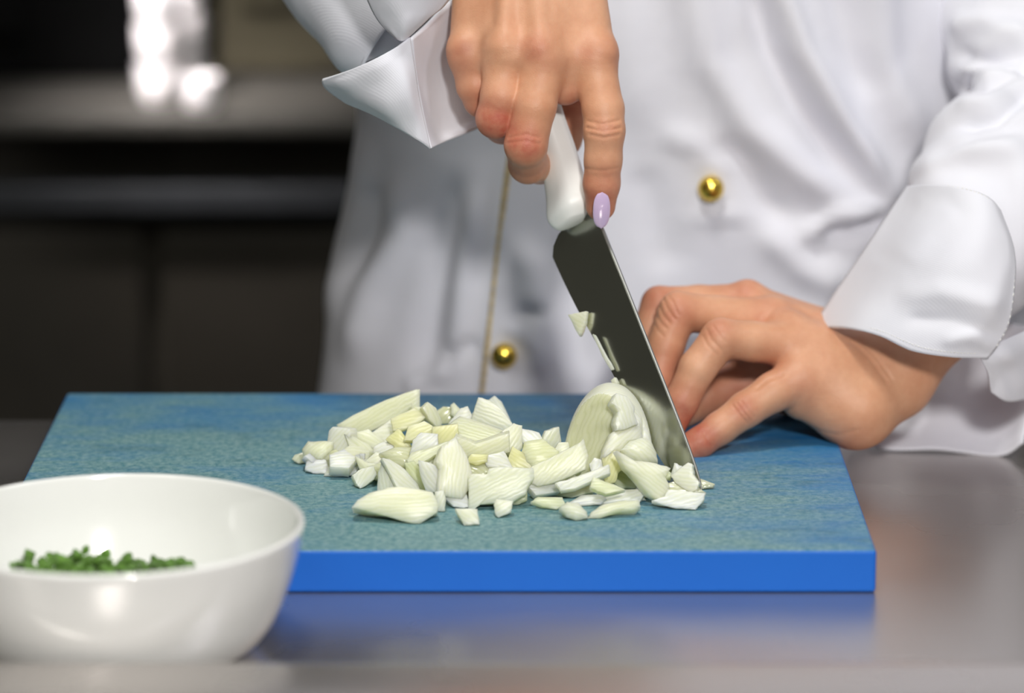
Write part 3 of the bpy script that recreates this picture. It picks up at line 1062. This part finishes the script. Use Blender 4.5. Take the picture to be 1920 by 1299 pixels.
stitches('stitching', [cg[-1, k] for k in range(0, 60, 6)] + [cg[k, -1] for k in range(54, 4, -6)], 46)
stitches('stitching', [cg[2, k] for k in range(6, 60, 6)], 46, r=0.26)
cloth_sheet('cuff_inner_panel', [
    [(1540, 690, 264), (1600, 790, 274), (1650, 839, 254), (1760, 842, 250), (1870, 854, 243), (1918, 830, 238)],
    [(1556, 655, 275), (1628, 745, 290), (1680, 800, 272), (1775, 812, 266), (1876, 822, 256), (1924, 800, 246)],
    [(1570, 640, 278), (1640, 710, 296), (1710, 765, 282), (1800, 775, 277), (1880, 785, 264), (1932, 765, 252)],
    [(1600, 600, 285), (1680, 640, 305), (1760, 690, 303), (1840, 710, 296), (1900, 720, 277), (1945, 700, 257)],
    [(1660, 500, 290), (1740, 540, 315), (1820, 580, 315), (1880, 600, 300), (1920, 610, 280), (1965, 610, 258)]], 60, 60, 1.6, 1.2, 5)
cloth_sheet('cuff_side_fold', [
    [(1846, 655, 171), (1885, 636, 186), (1940, 612, 204)],
    [(1838, 668, 173), (1888, 668, 184), (1945, 655, 205)],
    [(1852, 700, 182), (1890, 700, 190), (1945, 700, 212)],
    [(1858, 735, 190), (1892, 752, 198), (1945, 742, 220)]], 30, 30, 1.6, 0.8, 6)

# ------------------------------------------------------------------ knife
T_ = P(1318, 943, 85)
S_ = P(1128, 425, 175)
uK = S_ - T_
LK = np.linalg.norm(uK); uK /= LK
# edge-to-spine direction: perpendicular to the length, seen from (1037,482) to (1128,425)
best = None
for yy in np.linspace(150, 230, 400):
    q = S_ - P(1037, 482, yy)
    e = abs(q @ uK)
    if best is None or e < best[0]:
        best = (e, q)
HK = np.linalg.norm(best[1]); vK = best[1] / HK
nK = np.cross(uK, vK); nK /= np.linalg.norm(nK)
if nK[1] > 0:
    nK = -nK      # towards the camera
# the blade plane
def on_blade(px, py, off=0.0):
    d = FWD * F + RIGHT * (px - W / 2) + UP * (H / 2 - py)
    t = ((T_ + nK * off - CAM) @ nK) / (d @ nK)
    return CAM + d * t


spine = [(1318, 943), (1316, 925), (1309, 893), (1294, 848), (1272, 790), (1243, 716), (1208, 628), (1170, 532), (1140, 458), (1128, 428), (1112, 396)]
edge = [(1317, 944), (1298, 930), (1273, 906), (1246, 872), (1216, 824), (1188, 774), (1158, 718), (1122, 650), (1086, 586), (1058, 530), (1036, 482)]
heel = [(1039, 462), (1048, 440), (1062, 424)]
sp = catmull([on_blade(*q) for q in spine], 60)
eg = catmull([on_blade(*q) for q in edge], 60)
vs, fs = [], []
NB = 7
for k in range(60):
    for j in range(NB):
        t = j / (NB - 1)
        mid = eg[k] + (sp[k] - eg[k]) * t
        th_ = 1.05 * t ** 0.7 * (0.25 + 0.75 * min(1, k / 20)) + 0.04
        vs.append(mid + nK * th_)
    for j in range(NB - 1, -1, -1):
        t = j / (NB - 1)
        mid = eg[k] + (sp[k] - eg[k]) * t
        th_ = 1.05 * t ** 0.7 * (0.25 + 0.75 * min(1, k / 20)) + 0.04
        vs.append(mid - nK * th_)
fs = grid_faces(60, 2 * NB, True)
# heel part between the blade end and the handle
base_i = 59 * 2 * NB
hp = [on_blade(*q) for q in heel] + [on_blade(1098, 392)]
i0 = len(vs)
for q in hp:
    vs.append(q + nK * 0.7); vs.append(q - nK * 0.7)
ring_f = [base_i + j for j in range(NB)]
ring_b = [base_i + 2 * NB - 1 - j for j in range(NB)]
fs.append(tuple(ring_f + [i0 + 6, i0 + 4, i0 + 2, i0]))
fs.append(tuple((ring_b + [i0 + 7, i0 + 5, i0 + 3, i0 + 1])[::-1]))
fs.append((ring_f[0], i0, i0 + 1, ring_b[0]))
for k in range(3):
    fs.append((i0 + 2 * k, i0 + 2 * k + 2, i0 + 2 * k + 3, i0 + 2 * k + 1))
fs.append((i0 + 6, ring_f[-1], ring_b[-1], i0 + 7))
knife = empty('kitchen_knife', T_)
tag(knife, 'kitchen knife with steel blade and white plastic handle cutting the onion', 'knife')
blade = local(knife, mesh_obj('blade', vs, fs, M['blade'], smooth=False))
blade['label'] = 'dark reflective steel blade'
# bright ground spine
spn = [p + vK * 0.15 for p in sp[2:58]]
local(knife, mesh_obj('spine', *tube_mesh(spn, np.concatenate([np.linspace(0.25, 0.85, 20), np.full(36, 0.95)]), 6), M['spine']))
# handle: rounded-rectangle sections
ST = [((1072, 419), 20, 5.0, 178), ((1071, 414), 31, 6.4, 178.5), ((1064, 392), 40, 7.8, 180), ((1060, 350), 38, 8.4, 186), ((1047, 290), 33, 8.6, 193), ((1030, 230), 29, 8.6, 199), ((1008, 150), 28, 8.6, 207), ((985, 70), 31, 8.4, 214), ((975, 36), 30, 7.6, 217), ((970, 22), 20, 5.0, 218)]
st = catmull([[*P(c[0], c[1], y), hp_ / 3.4, nn2] for (c, hp_, nn2, y) in ST], 56)
vs = []
NS = 36
vperp = None
for k in range(56):
    c, hv_, hn = st[k, :3], st[k, 3], st[k, 4]
    for q in range(NS):
        a = 2 * math.pi * q / NS
        ca, sa = math.cos(a), math.sin(a)
        e = 2 / 3.6
        xv = math.copysign(abs(ca) ** e, ca)
        x0 = 0.25
        fac = 1 - 0.6 * ((xv - x0) / (1 - x0)) if xv > x0 else 1 - 0.5 * ((x0 - xv) / (1 + x0))
        vs.append(c + vK * (hv_ * xv) + nK * (hn * math.copysign(abs(sa) ** e, sa) * fac))
fs = grid_faces(56, NS, True) + [tuple(range(NS - 1, -1, -1)), tuple(55 * NS + q for q in range(NS))]
hd = local(knife, mesh_obj('handle', vs, fs, M['handle']))
hd['label'] = 'moulded white plastic handle'

# ------------------------------------------------------------------ onion half being sliced
OC = P(1144, 905, 124)
OC[2] = 20.4
nL = np.array([-0.60, -0.78, 0.16]); nL /= np.linalg.norm(nL)
pL = P(1112, 800, 108) - nL * 5
nR = np.array([0.42, -0.84, 0.34]); nR /= np.linalg.norm(nR)
pR = P(1165, 800, 99) - nR * 4


def onion_fn(p):
    q = (p - OC) / np.array([23.5, 40.0, 46.5])
    r = np.linalg.norm(q, axis=1)
    d = (r - 1) * 33
    x, y, z = p[:, 0], p[:, 1], p[:, 2]
    left = (p - pL) @ nL + 0.35 * np.sin(r * 30) * (r < 0.92)
    # the freshly cut side: layers of different height, broken along arcs
    sh = r * 5.2 + 0.35 * np.sin(z * 0.16 + 1.3) + 0.18 * np.sin(x * 0.5)
    k = np.floor(sh)
    fr_ = sh - k
    lift = 1.9 * np.sin(k * 2.4 + 0.7) + 1.3 * np.sin(z * 0.22 + k * 1.9) + 0.35 * np.sin(z * 1.1 + k)
    right = (p - pR) @ nR + lift + 1.3 * np.exp(-(fr_ / 0.09) ** 2)
    d = -smin(-d, -left, 2.0)
    d = -smin(-d, -right, 1.2)
    d = np.maximum(d, 20.4 - z)
    side = (p - T_) @ (-nK) + 1.6          # stays on the near side of the blade
    return np.maximum(d, side)


ov_, oq_ = surface_nets(onion_fn, OC - [45, 60, 2], OC + [45, 60, 50], 0.8)
oh = mesh_obj('onion_half', ov_, oq_, M['onion_white'], origin=OC)
oh.data.materials.append(M['onion_grey'])
fn_ = np.empty(len(oh.data.polygons) * 3, np.float32)
oh.data.polygons.foreach_get('normal', fn_)
fn_ = fn_.reshape(-1, 3)
ctr_ = np.empty(len(oh.data.polygons) * 3, np.float32)
oh.data.polygons.foreach_get('center', ctr_)
ctr_ = ctr_.reshape(-1, 3) * 1000 + OC
onL = (fn_ @ nL > 0.8) & (np.abs((ctr_ - pL) @ nL) < 0.8)
oh.data.polygons.foreach_set('material_index', onL.astype(np.int32))
tag(oh, 'half onion standing against the knife blade, partly sliced away', 'onion')

# ------------------------------------------------------------------ chopped onion pieces
ZA = lambda x, y: (540 + x / 4.64, 720 + y / 4.64)
ZB = lambda x, y: (780 + x / 4.64, 720 + y / 4.64)
ZC = lambda x, y: (1040 + x / 4.64, 720 + y / 4.64)
PY = [735, 760, 800, 850, 900, 945, 985]
PD = [166, 152, 130, 106, 82, 62, 42]


def smooth_poly(pts, n_sub, jag, rs):
    out = []
    m = len(pts)
    for k in range(m):
        a, b = np.array(pts[k], float), np.array(pts[(k + 1) % m], float)
        L = np.linalg.norm(b - a)
        nrm2 = np.array([-(b - a)[1], (b - a)[0]]) / (L + 1e-6)
        out.append(a)
        for s in range(1, n_sub):
            out.append(a + (b - a) * s / n_sub + nrm2 * rs.uniform(-jag, jag))
    return np.array(out)


def onion_piece(zone, poly, label, mat='onion', t=4.5, dy=0.0, yaw=0.0, el=20.0, ground=False, bulge=0.6, Y=None, seed=0, group=None, grow=None):
    if grow is None:
        grow = 1.05 if ground else 1.2
    rs = random.Random(seed)
    pts = smooth_poly([zone(*q) if zone else q for q in poly], 3, 0.8, rs)
    c = pts.mean(0)
    pts = c + (pts - c) * grow
    if Y is None:
        Y = float(np.interp(c[1], PY, PD)) + dy + float(np.interp(c[0], [600, 700, 790], [40, 26, 0]))
    ya, e = math.radians(yaw), math.radians(el)
    nr = np.array([math.sin(ya) * math.cos(e), -math.cos(ya) * math.cos(e), math.sin(e)])

    def build(Yc):
        c3 = P(c[0], c[1], Yc)
        out = []
        for q in pts:
            d = FWD * F + RIGHT * (q[0] - W / 2) + UP * (H / 2 - q[1])
            out.append(CAM + d * (((c3 - CAM) @ nr) / (d @ nr)))
        return np.array(out), c3
    ring, c3 = build(Y)
    # rest on the board: slide along the line of sight until the lowest corner touches it
    back = lambda r: r - nr * t
    for _ in range(30):
        low = min(ring[:, 2].min(), back(ring)[:, 2].min())
        if ground:
            err = ring[:, 2].min() - 20.5
        else:
            err = min(low - 20.4, 0)
        if abs(err) < 0.15:
            break
        Y += err * 2.2
        ring, c3 = build(Y)
    m = len(ring)
    ctr = ring.mean(0)
    jit = lambda k: np.array([rs.uniform(-k, k) for _ in range(3)])
    r1 = ring - nr * 0.5
    r2 = ctr + (ring - ctr) * 0.955 + nr * 0.1 * bulge
    hs = [ctr + (ring - ctr) * q + nr * bulge * (0.1 + 0.9 * (1 - (q / 0.955) ** 2) ** 0.8) for q in (0.86, 0.70, 0.48, 0.24)]
    b1 = ctr + (ring - ctr) * 0.98 - nr * (t - 0.5)
    b2 = ctr + (ring - ctr) * 0.93 - nr * t
    vs = np.concatenate([b2, b1, r1, r2] + hs + [[ctr + nr * bulge], [ctr - nr * (t - bulge * 0.5)]])
    vs[:, 2] = np.maximum(vs[:, 2], 20.3)
    fs = []
    for L in range(7):
        for k in range(m):
            k2 = (k + 1) % m
            fs.append((L * m + k, L * m + k2, (L + 1) * m + k2, (L + 1) * m + k))
    for k in range(m):
        fs.append((7 * m + k, 7 * m + (k + 1) % m, 8 * m))
        fs.append(((k + 1) % m, k, 8 * m + 1))
    # outline given clockwise on screen -> turn faces outwards
    area = sum(pts[k][0] * pts[(k + 1) % m][1] - pts[(k + 1) % m][0] * pts[k][1] for k in range(m))
    if area > 0:
        fs = [f[::-1] for f in fs]
    # own axes: X along the longest side, Z along the face normal
    k0 = int(np.argmax(np.linalg.norm(ring - ctr, axis=1)))
    ax = ring[k0] - ctr
    ax = ax - nr * (ax @ nr)
    ax /= np.linalg.norm(ax)
    Rm = np.stack([ax, np.cross(nr, ax), nr], 1)
    o = mesh_obj('onion_piece', (vs - ctr) @ Rm, fs, M[mat], smooth=True)
    o.matrix_world = Matrix.LocRotScale(Vector(ctr * 0.001), Matrix(Rm.tolist()), None)
    # crisp cut edges between the faces
    me = o.data
    me.set_sharp_from_angle(angle=math.radians(32))
    tag(o, label, 'onion piece', group or 'chopped onion pieces on the board')
    return o


Y_, W_, G_, R_, O_ = 'onion_yellow', 'onion_white', 'onion_green', 'onion_grey', 'onion'
PIECES = [
    # zone A, the left part of the heap
    (ZA, [(482, 340), (600, 272), (845, 158), (1060, 82), (1088, 85), (1088, 215), (915, 305), (700, 405), (600, 400), (530, 412)], 'longest pale onion strip lying slanted on top of the heap', O_, dict(t=7, el=12, dy=-4, bulge=.6)),
    (ZA, [(915, 305), (1088, 225), (1180, 290), (1120, 345), (1010, 390), (930, 395)], 'yellow onion chunk right under the end of the long slanted strip', Y_, dict(dy=2, el=25)),
    (ZA, [(1085, 180), (1130, 205), (1190, 215), (1225, 270), (1200, 310), (1160, 315), (1085, 250)], 'small pale onion chip touching the high end of the long strip', O_, dict(dy=6)),
    (ZA, [(1185, 215), (1225, 172), (1285, 215), (1330, 330), (1305, 370), (1230, 300)], 'upright pointed onion flake right of the long slanted strip', O_, dict(dy=2, yaw=25)),
    (ZA, [(365, 430), (395, 400), (520, 415), (525, 480), (535, 600), (480, 650), (390, 690), (338, 660), (345, 540)], 'upright white onion wedge below the low end of the long strip', W_, dict(t=8, dy=4, yaw=-25, el=10)),
    (ZA, [(515, 455), (580, 470), (690, 530), (750, 590), (755, 630), (690, 695), (620, 645), (555, 560)], 'glistening yellowish onion chunk leaning right of the upright white wedge', O_, dict(dy=0, yaw=20, el=30)),
    (ZA, [(590, 430), (700, 405), (790, 470), (835, 520), (760, 565), (700, 535), (610, 485)], 'pale onion bar just beneath the middle of the long strip', O_, dict(dy=3, el=35)),
    (ZA, [(765, 545), (830, 512), (935, 540), (928, 600), (850, 630), (757, 595)], 'small white onion block left of the bright yellow triangle', W_, dict(t=6, el=15)),
    (ZA, [(865, 485), (960, 400), (1020, 470), (1075, 570), (935, 560), (925, 530)], 'bright yellow triangular onion bit in the heap', Y_, dict(el=20)),
    (ZA, [(675, 680), (760, 605), (835, 630), (805, 715), (720, 725), (675, 705)], 'small square onion dice at the heap front, left of the tall crossed slices', O_, dict(dy=-2, el=15)),
    (ZA, [(35, 650), (60, 615), (150, 590), (165, 670), (90, 690)], 'thin glassy onion shred at the far left end of the heap', R_, dict(t=2.5, ground=True, el=30, bulge=.5)),
    (ZA, [(140, 570), (185, 510), (320, 505), (362, 515), (345, 590), (295, 655), (160, 665)], 'wet glistening onion chunk at the far left end', O_, dict(t=8, dy=0, yaw=-20, el=30, bulge=3)),
    (ZA, [(150, 560), (175, 500), (240, 512), (185, 565)], 'tiny onion tip behind the wet left-end chunk', W_, dict(t=3, dy=12)),
    (ZA, [(165, 668), (290, 650), (340, 655), (370, 720), (325, 778), (220, 772), (150, 740)], 'frayed onion shred below the wet left-end chunk', W_, dict(t=4, ground=True, el=35)),
    (ZA, [(315, 795), (360, 720), (450, 630), (480, 610), (615, 615), (630, 680), (590, 780), (540, 792), (420, 800)], 'broad white onion flake with frayed lower edge, left front of the heap', W_, dict(t=5, ground=True, el=30, yaw=-10)),
    (ZA, [(565, 790), (640, 738), (745, 715), (770, 790), (745, 830), (690, 872), (630, 905), (600, 870)], 'rounded translucent onion flake on the board beside the broad white flake', W_, dict(t=5, ground=True, el=30, yaw=15)),
    (ZA, [(605, 640), (690, 690), (810, 705), (800, 800), (760, 810), (640, 750)], 'pale onion flake tucked between the broad white and rounded flakes', O_, dict(dy=5, el=20)),
    (ZA, [(785, 905), (790, 780), (830, 668), (885, 700), (970, 860), (890, 915), (800, 935)], 'steep white onion slice, left one of the two crossed at the front', W_, dict(dy=-3, yaw=-20, el=25)),
    (ZA, [(845, 668), (900, 675), (1010, 745), (1110, 860), (1135, 920), (1060, 915), (955, 890)], 'steep yellowish onion slice, right one of the two crossed at the front', O_, dict(dy=-6, yaw=20, el=35)),
    (ZA, [(572, 1070), (620, 1010), (720, 950), (870, 905), (1000, 897), (1245, 942), (1290, 1040), (1282, 1110), (1140, 1205), (1060, 1200), (850, 1140)], 'largest rounded onion chunk lying alone in front of the heap', O_, dict(t=13, ground=True, el=28, bulge=1.8)),
    (ZA, [(1025, 700), (1100, 685), (1165, 760), (1215, 935), (1130, 905), (1045, 775)], 'greenish onion slice behind the steep yellowish slice', G_, dict(dy=4, el=25)),
    (ZA, [(1148, 688), (1322, 735), (1328, 870), (1292, 928), (1205, 915), (1165, 800)], 'smooth white onion block left of the rounded yellow one', W_, dict(t=6, dy=-6, yaw=-15, el=15)),
    (ZA, [(1055, 650), (1090, 600), (1240, 555), (1395, 505), (1310, 595), (1160, 675), (1070, 722)], 'slim pale onion stick pointing up right in mid-heap', O_, dict(dy=-6, el=40)),
    (ZA, [(1075, 595), (1100, 490), (1160, 435), (1285, 445), (1285, 545), (1170, 575)], 'glassy white onion square above the slim stick', W_, dict(dy=-2, el=20)),
    (ZA, [(1030, 480), (1060, 375), (1180, 335), (1290, 400), (1285, 445), (1160, 445), (1090, 480)], 'pale yellow onion chunk near the heap top, left of the striped one', Y_, dict(dy=2, el=35)),
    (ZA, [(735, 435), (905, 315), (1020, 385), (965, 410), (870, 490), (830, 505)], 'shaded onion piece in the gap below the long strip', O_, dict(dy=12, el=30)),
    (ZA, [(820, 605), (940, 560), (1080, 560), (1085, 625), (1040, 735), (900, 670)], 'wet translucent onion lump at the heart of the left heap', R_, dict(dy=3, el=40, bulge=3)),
    # zone B, the middle of the heap
    (ZB, [(160, 390), (348, 365), (360, 512), (300, 535), (155, 535)], 'yellow striped onion block at mid-heap', Y_, dict(t=7, dy=-4, el=10)),
    (ZB, [(335, 355), (410, 298), (540, 338), (775, 420), (775, 455), (700, 470), (520, 535), (390, 480)], 'flat top slab of onion crowning the big pale chunk', O_, dict(t=4, dy=-2, el=55, bulge=.6)),
    (ZB, [(380, 468), (520, 525), (772, 445), (775, 585), (720, 605), (560, 620), (400, 625), (348, 520)], 'big pale yellow onion chunk near the top of the heap', O_, dict(t=9, dy=-9, el=5, bulge=.8)),
    (ZB, [(500, 330), (560, 145), (640, 165), (740, 240), (835, 370), (760, 405), (660, 380), (530, 340)], 'tall pointed white onion flake standing behind the heap', W_, dict(t=5, dy=2, el=15)),
    (ZB, [(630, 170), (690, 118), (740, 160), (832, 360), (740, 260)], 'second pointed onion flake right behind the tallest one', W_, dict(t=3, dy=14)),
    (ZB, [(488, 265), (515, 238), (545, 290), (510, 315)], 'tiny onion scrap left of the tall pointed flakes', W_, dict(t=3, dy=14)),
    (ZB, [(298, 335), (390, 222), (442, 208), (500, 325), (415, 310), (340, 360)], 'curled onion chip with a hooked tip left of the tall flakes', O_, dict(t=4, dy=6)),
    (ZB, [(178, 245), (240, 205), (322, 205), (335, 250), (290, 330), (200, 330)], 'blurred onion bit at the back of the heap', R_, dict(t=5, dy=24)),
    (ZB, [(305, 190), (330, 170), (392, 230), (345, 290), (305, 260)], 'little pointed onion bit at the back beside the hooked chip', O_, dict(t=4, dy=16)),
    (ZB, [(765, 420), (850, 362), (912, 380), (915, 545), (850, 600), (765, 600)], 'round-topped pale onion cube right of the big pale chunk', O_, dict(t=8, dy=-3, yaw=10)),
    (ZB, [(895, 388), (1060, 428), (1105, 505), (1060, 535), (950, 515), (900, 460)], 'smooth white onion slab on the right shoulder of the heap', W_, dict(t=5, dy=2, el=45)),
    (ZB, [(1105, 500), (1140, 420), (1238, 390), (1256, 525), (1180, 570)], 'upright white onion tile standing up at the right shoulder', W_, dict(t=4, dy=6, yaw=15, el=10)),
    (ZB, [(1245, 518), (1316, 513), (1328, 575), (1260, 620), (1190, 600)], 'small onion tile just right of the upright white tile', O_, dict(t=4, dy=6)),
    (ZB, [(930, 630), (960, 520), (1100, 498), (1215, 590), (1190, 690), (1040, 740), (955, 690)], 'plump pale onion chunk below the white slab, right side', O_, dict(t=8, dy=-2, el=30, bulge=2.5)),
    (ZB, [(1000, 770), (1040, 718), (1200, 640), (1392, 540), (1420, 515), (1455, 640), (1435, 740), (1300, 800), (1150, 850), (1080, 862), (995, 825)], 'large flat green-white onion slab leaning towards the half onion', O_, dict(t=5, dy=-8, el=22, bulge=1)),
    (ZB, [(450, 665), (490, 615), (615, 620), (610, 675), (520, 698)], 'vivid yellow onion sliver under the big pale chunk', Y_, dict(t=4, dy=-2, el=30)),
    (ZB, [(600, 640), (760, 595), (815, 700), (835, 730), (640, 715)], 'shaded pale onion piece right of the vivid yellow sliver', O_, dict(t=4, dy=0, el=30)),
    (ZB, [(790, 725), (850, 555), (960, 630), (1030, 730)], 'yellowish onion piece wedged under the round-topped cube', Y_, dict(t=5, dy=0, el=25)),
    (ZB, [(465, 830), (490, 785), (620, 785), (640, 738), (740, 725), (1005, 735), (1015, 810), (965, 890), (942, 955), (840, 1012), (570, 1038), (510, 1088), (468, 1078)], 'wide white onion slab at the front centre of the heap', W_, dict(t=9, ground=True, el=25, bulge=1.2)),
    (ZB, [(840, 1045), (900, 960), (965, 940), (965, 1012), (900, 1045)], 'greenish onion edge peeping out under the wide front slab', G_, dict(t=4, dy=2, ground=True)),
    (ZB, [(678, 1050), (700, 1005), (842, 1018), (822, 1112), (720, 1157), (692, 1132)], 'small cube of onion on the board below the wide front slab', O_, dict(t=6, ground=True, el=20)),
    (ZB, [(343, 1083), (530, 1088), (550, 1217), (420, 1227)], 'frontmost small square onion dice on the board', O_, dict(t=6, ground=True, el=30)),
    (ZB, [(245, 985), (300, 945), (440, 962), (465, 1062), (420, 1074), (330, 1064)], 'translucent onion scrap just behind the frontmost dice', W_, dict(t=4, ground=True, el=35)),
    (ZB, [(165, 940), (240, 925), (258, 1000), (252, 1102), (172, 1102)], 'narrow upright onion piece touching the largest front chunk', W_, dict(t=5, ground=True, el=15)),
    (ZB, [(212, 905), (222, 740), (198, 690), (240, 575), (345, 505), (425, 640), (465, 770), (445, 885), (390, 965), (300, 945)], 'rounded yellow onion lobe in the middle front of the heap', O_, dict(t=9, dy=-5, yaw=15, el=25, bulge=2.4)),
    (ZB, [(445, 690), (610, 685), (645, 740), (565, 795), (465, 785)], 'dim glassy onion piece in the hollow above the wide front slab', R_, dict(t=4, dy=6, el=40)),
    (ZB, [(-5, 695), (110, 655), (215, 560), (345, 505), (245, 590), (205, 700), (110, 700)], 'pale onion sliver left of the rounded yellow lobe', O_, dict(t=4, dy=-1, el=35)),
    (ZB, [(1003, 1022), (1060, 983), (1270, 985), (1295, 1040), (1220, 1087), (1100, 1062)], 'thin green-tinted onion sliver flat on the board at right front', G_, dict(t=3, ground=True, el=45, bulge=1)),
    # zone C, around the knife
    (ZC, [(40, 855), (130, 830), (240, 790), (435, 715), (445, 780), (320, 835), (180, 895), (80, 910)], 'long pale onion sliver under the large leaning slab', W_, dict(t=4, dy=-6, el=40)),
    (ZC, [(310, 695), (350, 648), (418, 668), (435, 725), (330, 765)], 'small white onion bit at the foot of the half onion', W_, dict(t=5, dy=-4, el=30)),
    (ZC, [(-60, 905), (0, 870), (80, 905), (200, 900), (335, 855), (325, 940), (150, 982), (10, 965)], 'glossy onion sliver with a bright glint, right front', R_, dict(t=4, ground=True, el=45)),
    (ZC, [(325, 895), (350, 818), (480, 868), (585, 912), (440, 945), (380, 925)], 'yellow-green onion strip below the half onion', G_, dict(t=4, dy=-8, el=40)),
    (ZC, [(42, 1080), (110, 1025), (215, 1042), (275, 1110), (283, 1162), (180, 1183), (108, 1152)], 'rounded onion piece on the board at the right front edge', W_, dict(t=6, ground=True, el=35, bulge=2.5)),
    (ZC, [(105, 1045), (230, 968), (425, 955), (445, 1000), (400, 1042), (250, 1055)], 'flat translucent onion strip behind the rounded front piece', W_, dict(t=3, ground=True, el=50, bulge=1)),
    (ZC, [(405, 1042), (450, 955), (560, 928), (772, 905), (778, 950), (737, 1022), (600, 1025)], 'pale green onion slice lying below the thick striped segment', O_, dict(t=5, ground=True, el=35)),
    (ZC, [(298, 1162), (330, 1108), (420, 1048), (560, 1018), (722, 1012), (738, 1060), (690, 1092), (550, 1112), (400, 1165)], 'long yellow-edged onion crescent on the board, right front', O_, dict(t=6, ground=True, el=40, bulge=2)),
    (ZC, [(500, 165), (545, 82), (630, 108), (697, 190), (690, 260), (725, 345), (620, 385), (545, 395), (530, 330), (555, 240)], 'ridged cut layers still attached at the top of the half onion', W_, dict(t=6, Y=100, yaw=25, el=25, bulge=1.2, grow=1.04)),
    (ZC, [(430, 640), (440, 560), (490, 440), (560, 380), (700, 335), (752, 400), (765, 475), (650, 515), (570, 600), (500, 610)], 'lumpy pale onion layers on the cut side of the half onion', O_, dict(t=6, Y=97, yaw=20, el=25, bulge=2.5, grow=1.04)),
    (ZC, [(590, 570), (660, 500), (760, 468), (832, 490), (885, 600), (895, 685), (740, 700), (650, 650)], 'smooth white rounded onion lobe bulging beside the blade', W_, dict(t=7, Y=94, yaw=20, el=25, bulge=4, grow=1.04)),
    (ZC, [(590, 615), (720, 688), (830, 698), (955, 728), (985, 742), (947, 810), (978, 880), (963, 942), (900, 985), (820, 935), (745, 840), (655, 745)], 'thick striped onion segment fallen in front of the half onion', O_, dict(t=7, Y=83, yaw=20, el=20, bulge=2.5)),
    (ZC, [(425, 660), (460, 615), (525, 595), (598, 640), (598, 705), (545, 765), (525, 835), (450, 845), (438, 760)], 'bright yellow onion core piece at the front of the half onion', Y_, dict(t=7, Y=90, el=15)),
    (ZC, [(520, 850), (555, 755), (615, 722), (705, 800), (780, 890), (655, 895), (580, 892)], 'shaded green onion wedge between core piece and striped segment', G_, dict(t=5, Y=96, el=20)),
    (ZC, [(855, 1010), (960, 978), (990, 918), (1303, 948), (1293, 1003), (1222, 1088), (1060, 1078), (940, 1048)], 'white ribbed onion block in front of the knife tip', W_, dict(t=7, ground=True, el=30)),
    (ZC, [(1030, 800), (1160, 703), (1193, 718), (1198, 790), (1244, 852), (1222, 905), (1180, 925), (1075, 862)], 'angular pale green onion dice leaning on the lower blade', O_, dict(t=5, Y=78, yaw=-15, el=20)),
    (ZC, [(1018, 795), (1045, 698), (1102, 720), (1092, 758), (1040, 805)], 'little white onion tip behind the angular dice at the blade', W_, dict(t=3, Y=86, el=10)),
    (ZC, [(965, 885), (1060, 848), (1150, 918), (1240, 905), (1285, 935), (1000, 940)], 'glassy onion scrap behind the white ribbed block', R_, dict(t=4, Y=78, el=40)),
    (ZC, [(1262, 822), (1392, 868), (1372, 892), (1262, 912)], 'thin pointed onion shred lying right of the knife tip', R_, dict(t=3, ground=True, el=45, bulge=.6)),
    (ZC, [(955, 825), (975, 755), (1025, 790), (1005, 835)], 'green onion bit between striped segment and blade', G_, dict(t=3, Y=88)),
    (ZC, [(735, 1015), (770, 975), (797, 1012)], 'tiny onion crumb beside the pale green slice', O_, dict(t=3, ground=True)),
    (ZC, [(770, 918), (855, 960), (825, 985), (768, 985)], 'small onion scrap under the thick striped segment', G_, dict(t=3, ground=True)),
]
for k, (zn, poly, lab, mt, kw) in enumerate(PIECES):
    onion_piece(zn, poly, lab, mt, seed=k, **kw)
# bits stuck to the blade
nb = nK
stuck = [([(1064, 590), (1098, 583), (1096, 606), (1086, 631)], 'small triangular onion chip stuck high on the knife edge', 3.0),
         ([(1145, 713), (1152, 707), (1158, 718), (1150, 729)], 'tiny onion crumb stuck to the knife edge above the half onion', 2.2)]
stuck.append(([(1110, 626), (1116, 628), (1134, 662), (1151, 692), (1146, 695), (1128, 666)], 'thin wet onion film clinging along the middle of the knife edge', 1.0))
for pl, lab, t in stuck:
    c = np.mean(pl, 0)
    y0 = on_blade(c[0] + 12, c[1])[1] - 2.5
    onion_piece(None, pl, lab, 'onion', t=t, Y=float(y0), yaw=-35, el=15, bulge=0.3, seed=3, grow=1.0)

# dice hidden deeper in the heap, glimpsed through the gaps
TOPX, TOPY = [560, 600, 650, 700, 780, 860, 950, 1060], [872, 835, 815, 800, 792, 790, 815, 860]
BOTY = [878, 882, 890, 905, 930, 940, 950, 940]
n_fill = 0
while n_fill < 34:
    px = random.uniform(600, 1060)
    r = random.uniform(24, 40)
    t0, b0 = np.interp(px, TOPX, TOPY), np.interp(px, TOPX, BOTY)
    if b0 - t0 < 1.3 * r:
        continue
    y = random.uniform(t0 + 0.62 * r, b0 - 0.62 * r)
    a0 = random.uniform(0, 6.28)
    pl = [(px + r * random.uniform(.75, 1.1) * math.cos(a0 + j * 1.257), y + 0.62 * r * random.uniform(.8, 1.1) * math.sin(a0 + j * 1.257)) for j in range(5)]
    onion_piece(None, pl, 'small pale onion dice half buried inside the chopped heap', random.choice([O_, O_, W_, R_]), t=random.uniform(4, 8), Y=float(np.interp(y, PY, PD)) + random.uniform(11, 18) + float(np.interp(px, [600, 700, 790], [46, 34, 0])), yaw=random.uniform(-30, 30), el=random.uniform(5, 50), seed=100 + n_fill, group='onion dice buried in the heap', grow=1.0)
    n_fill += 1
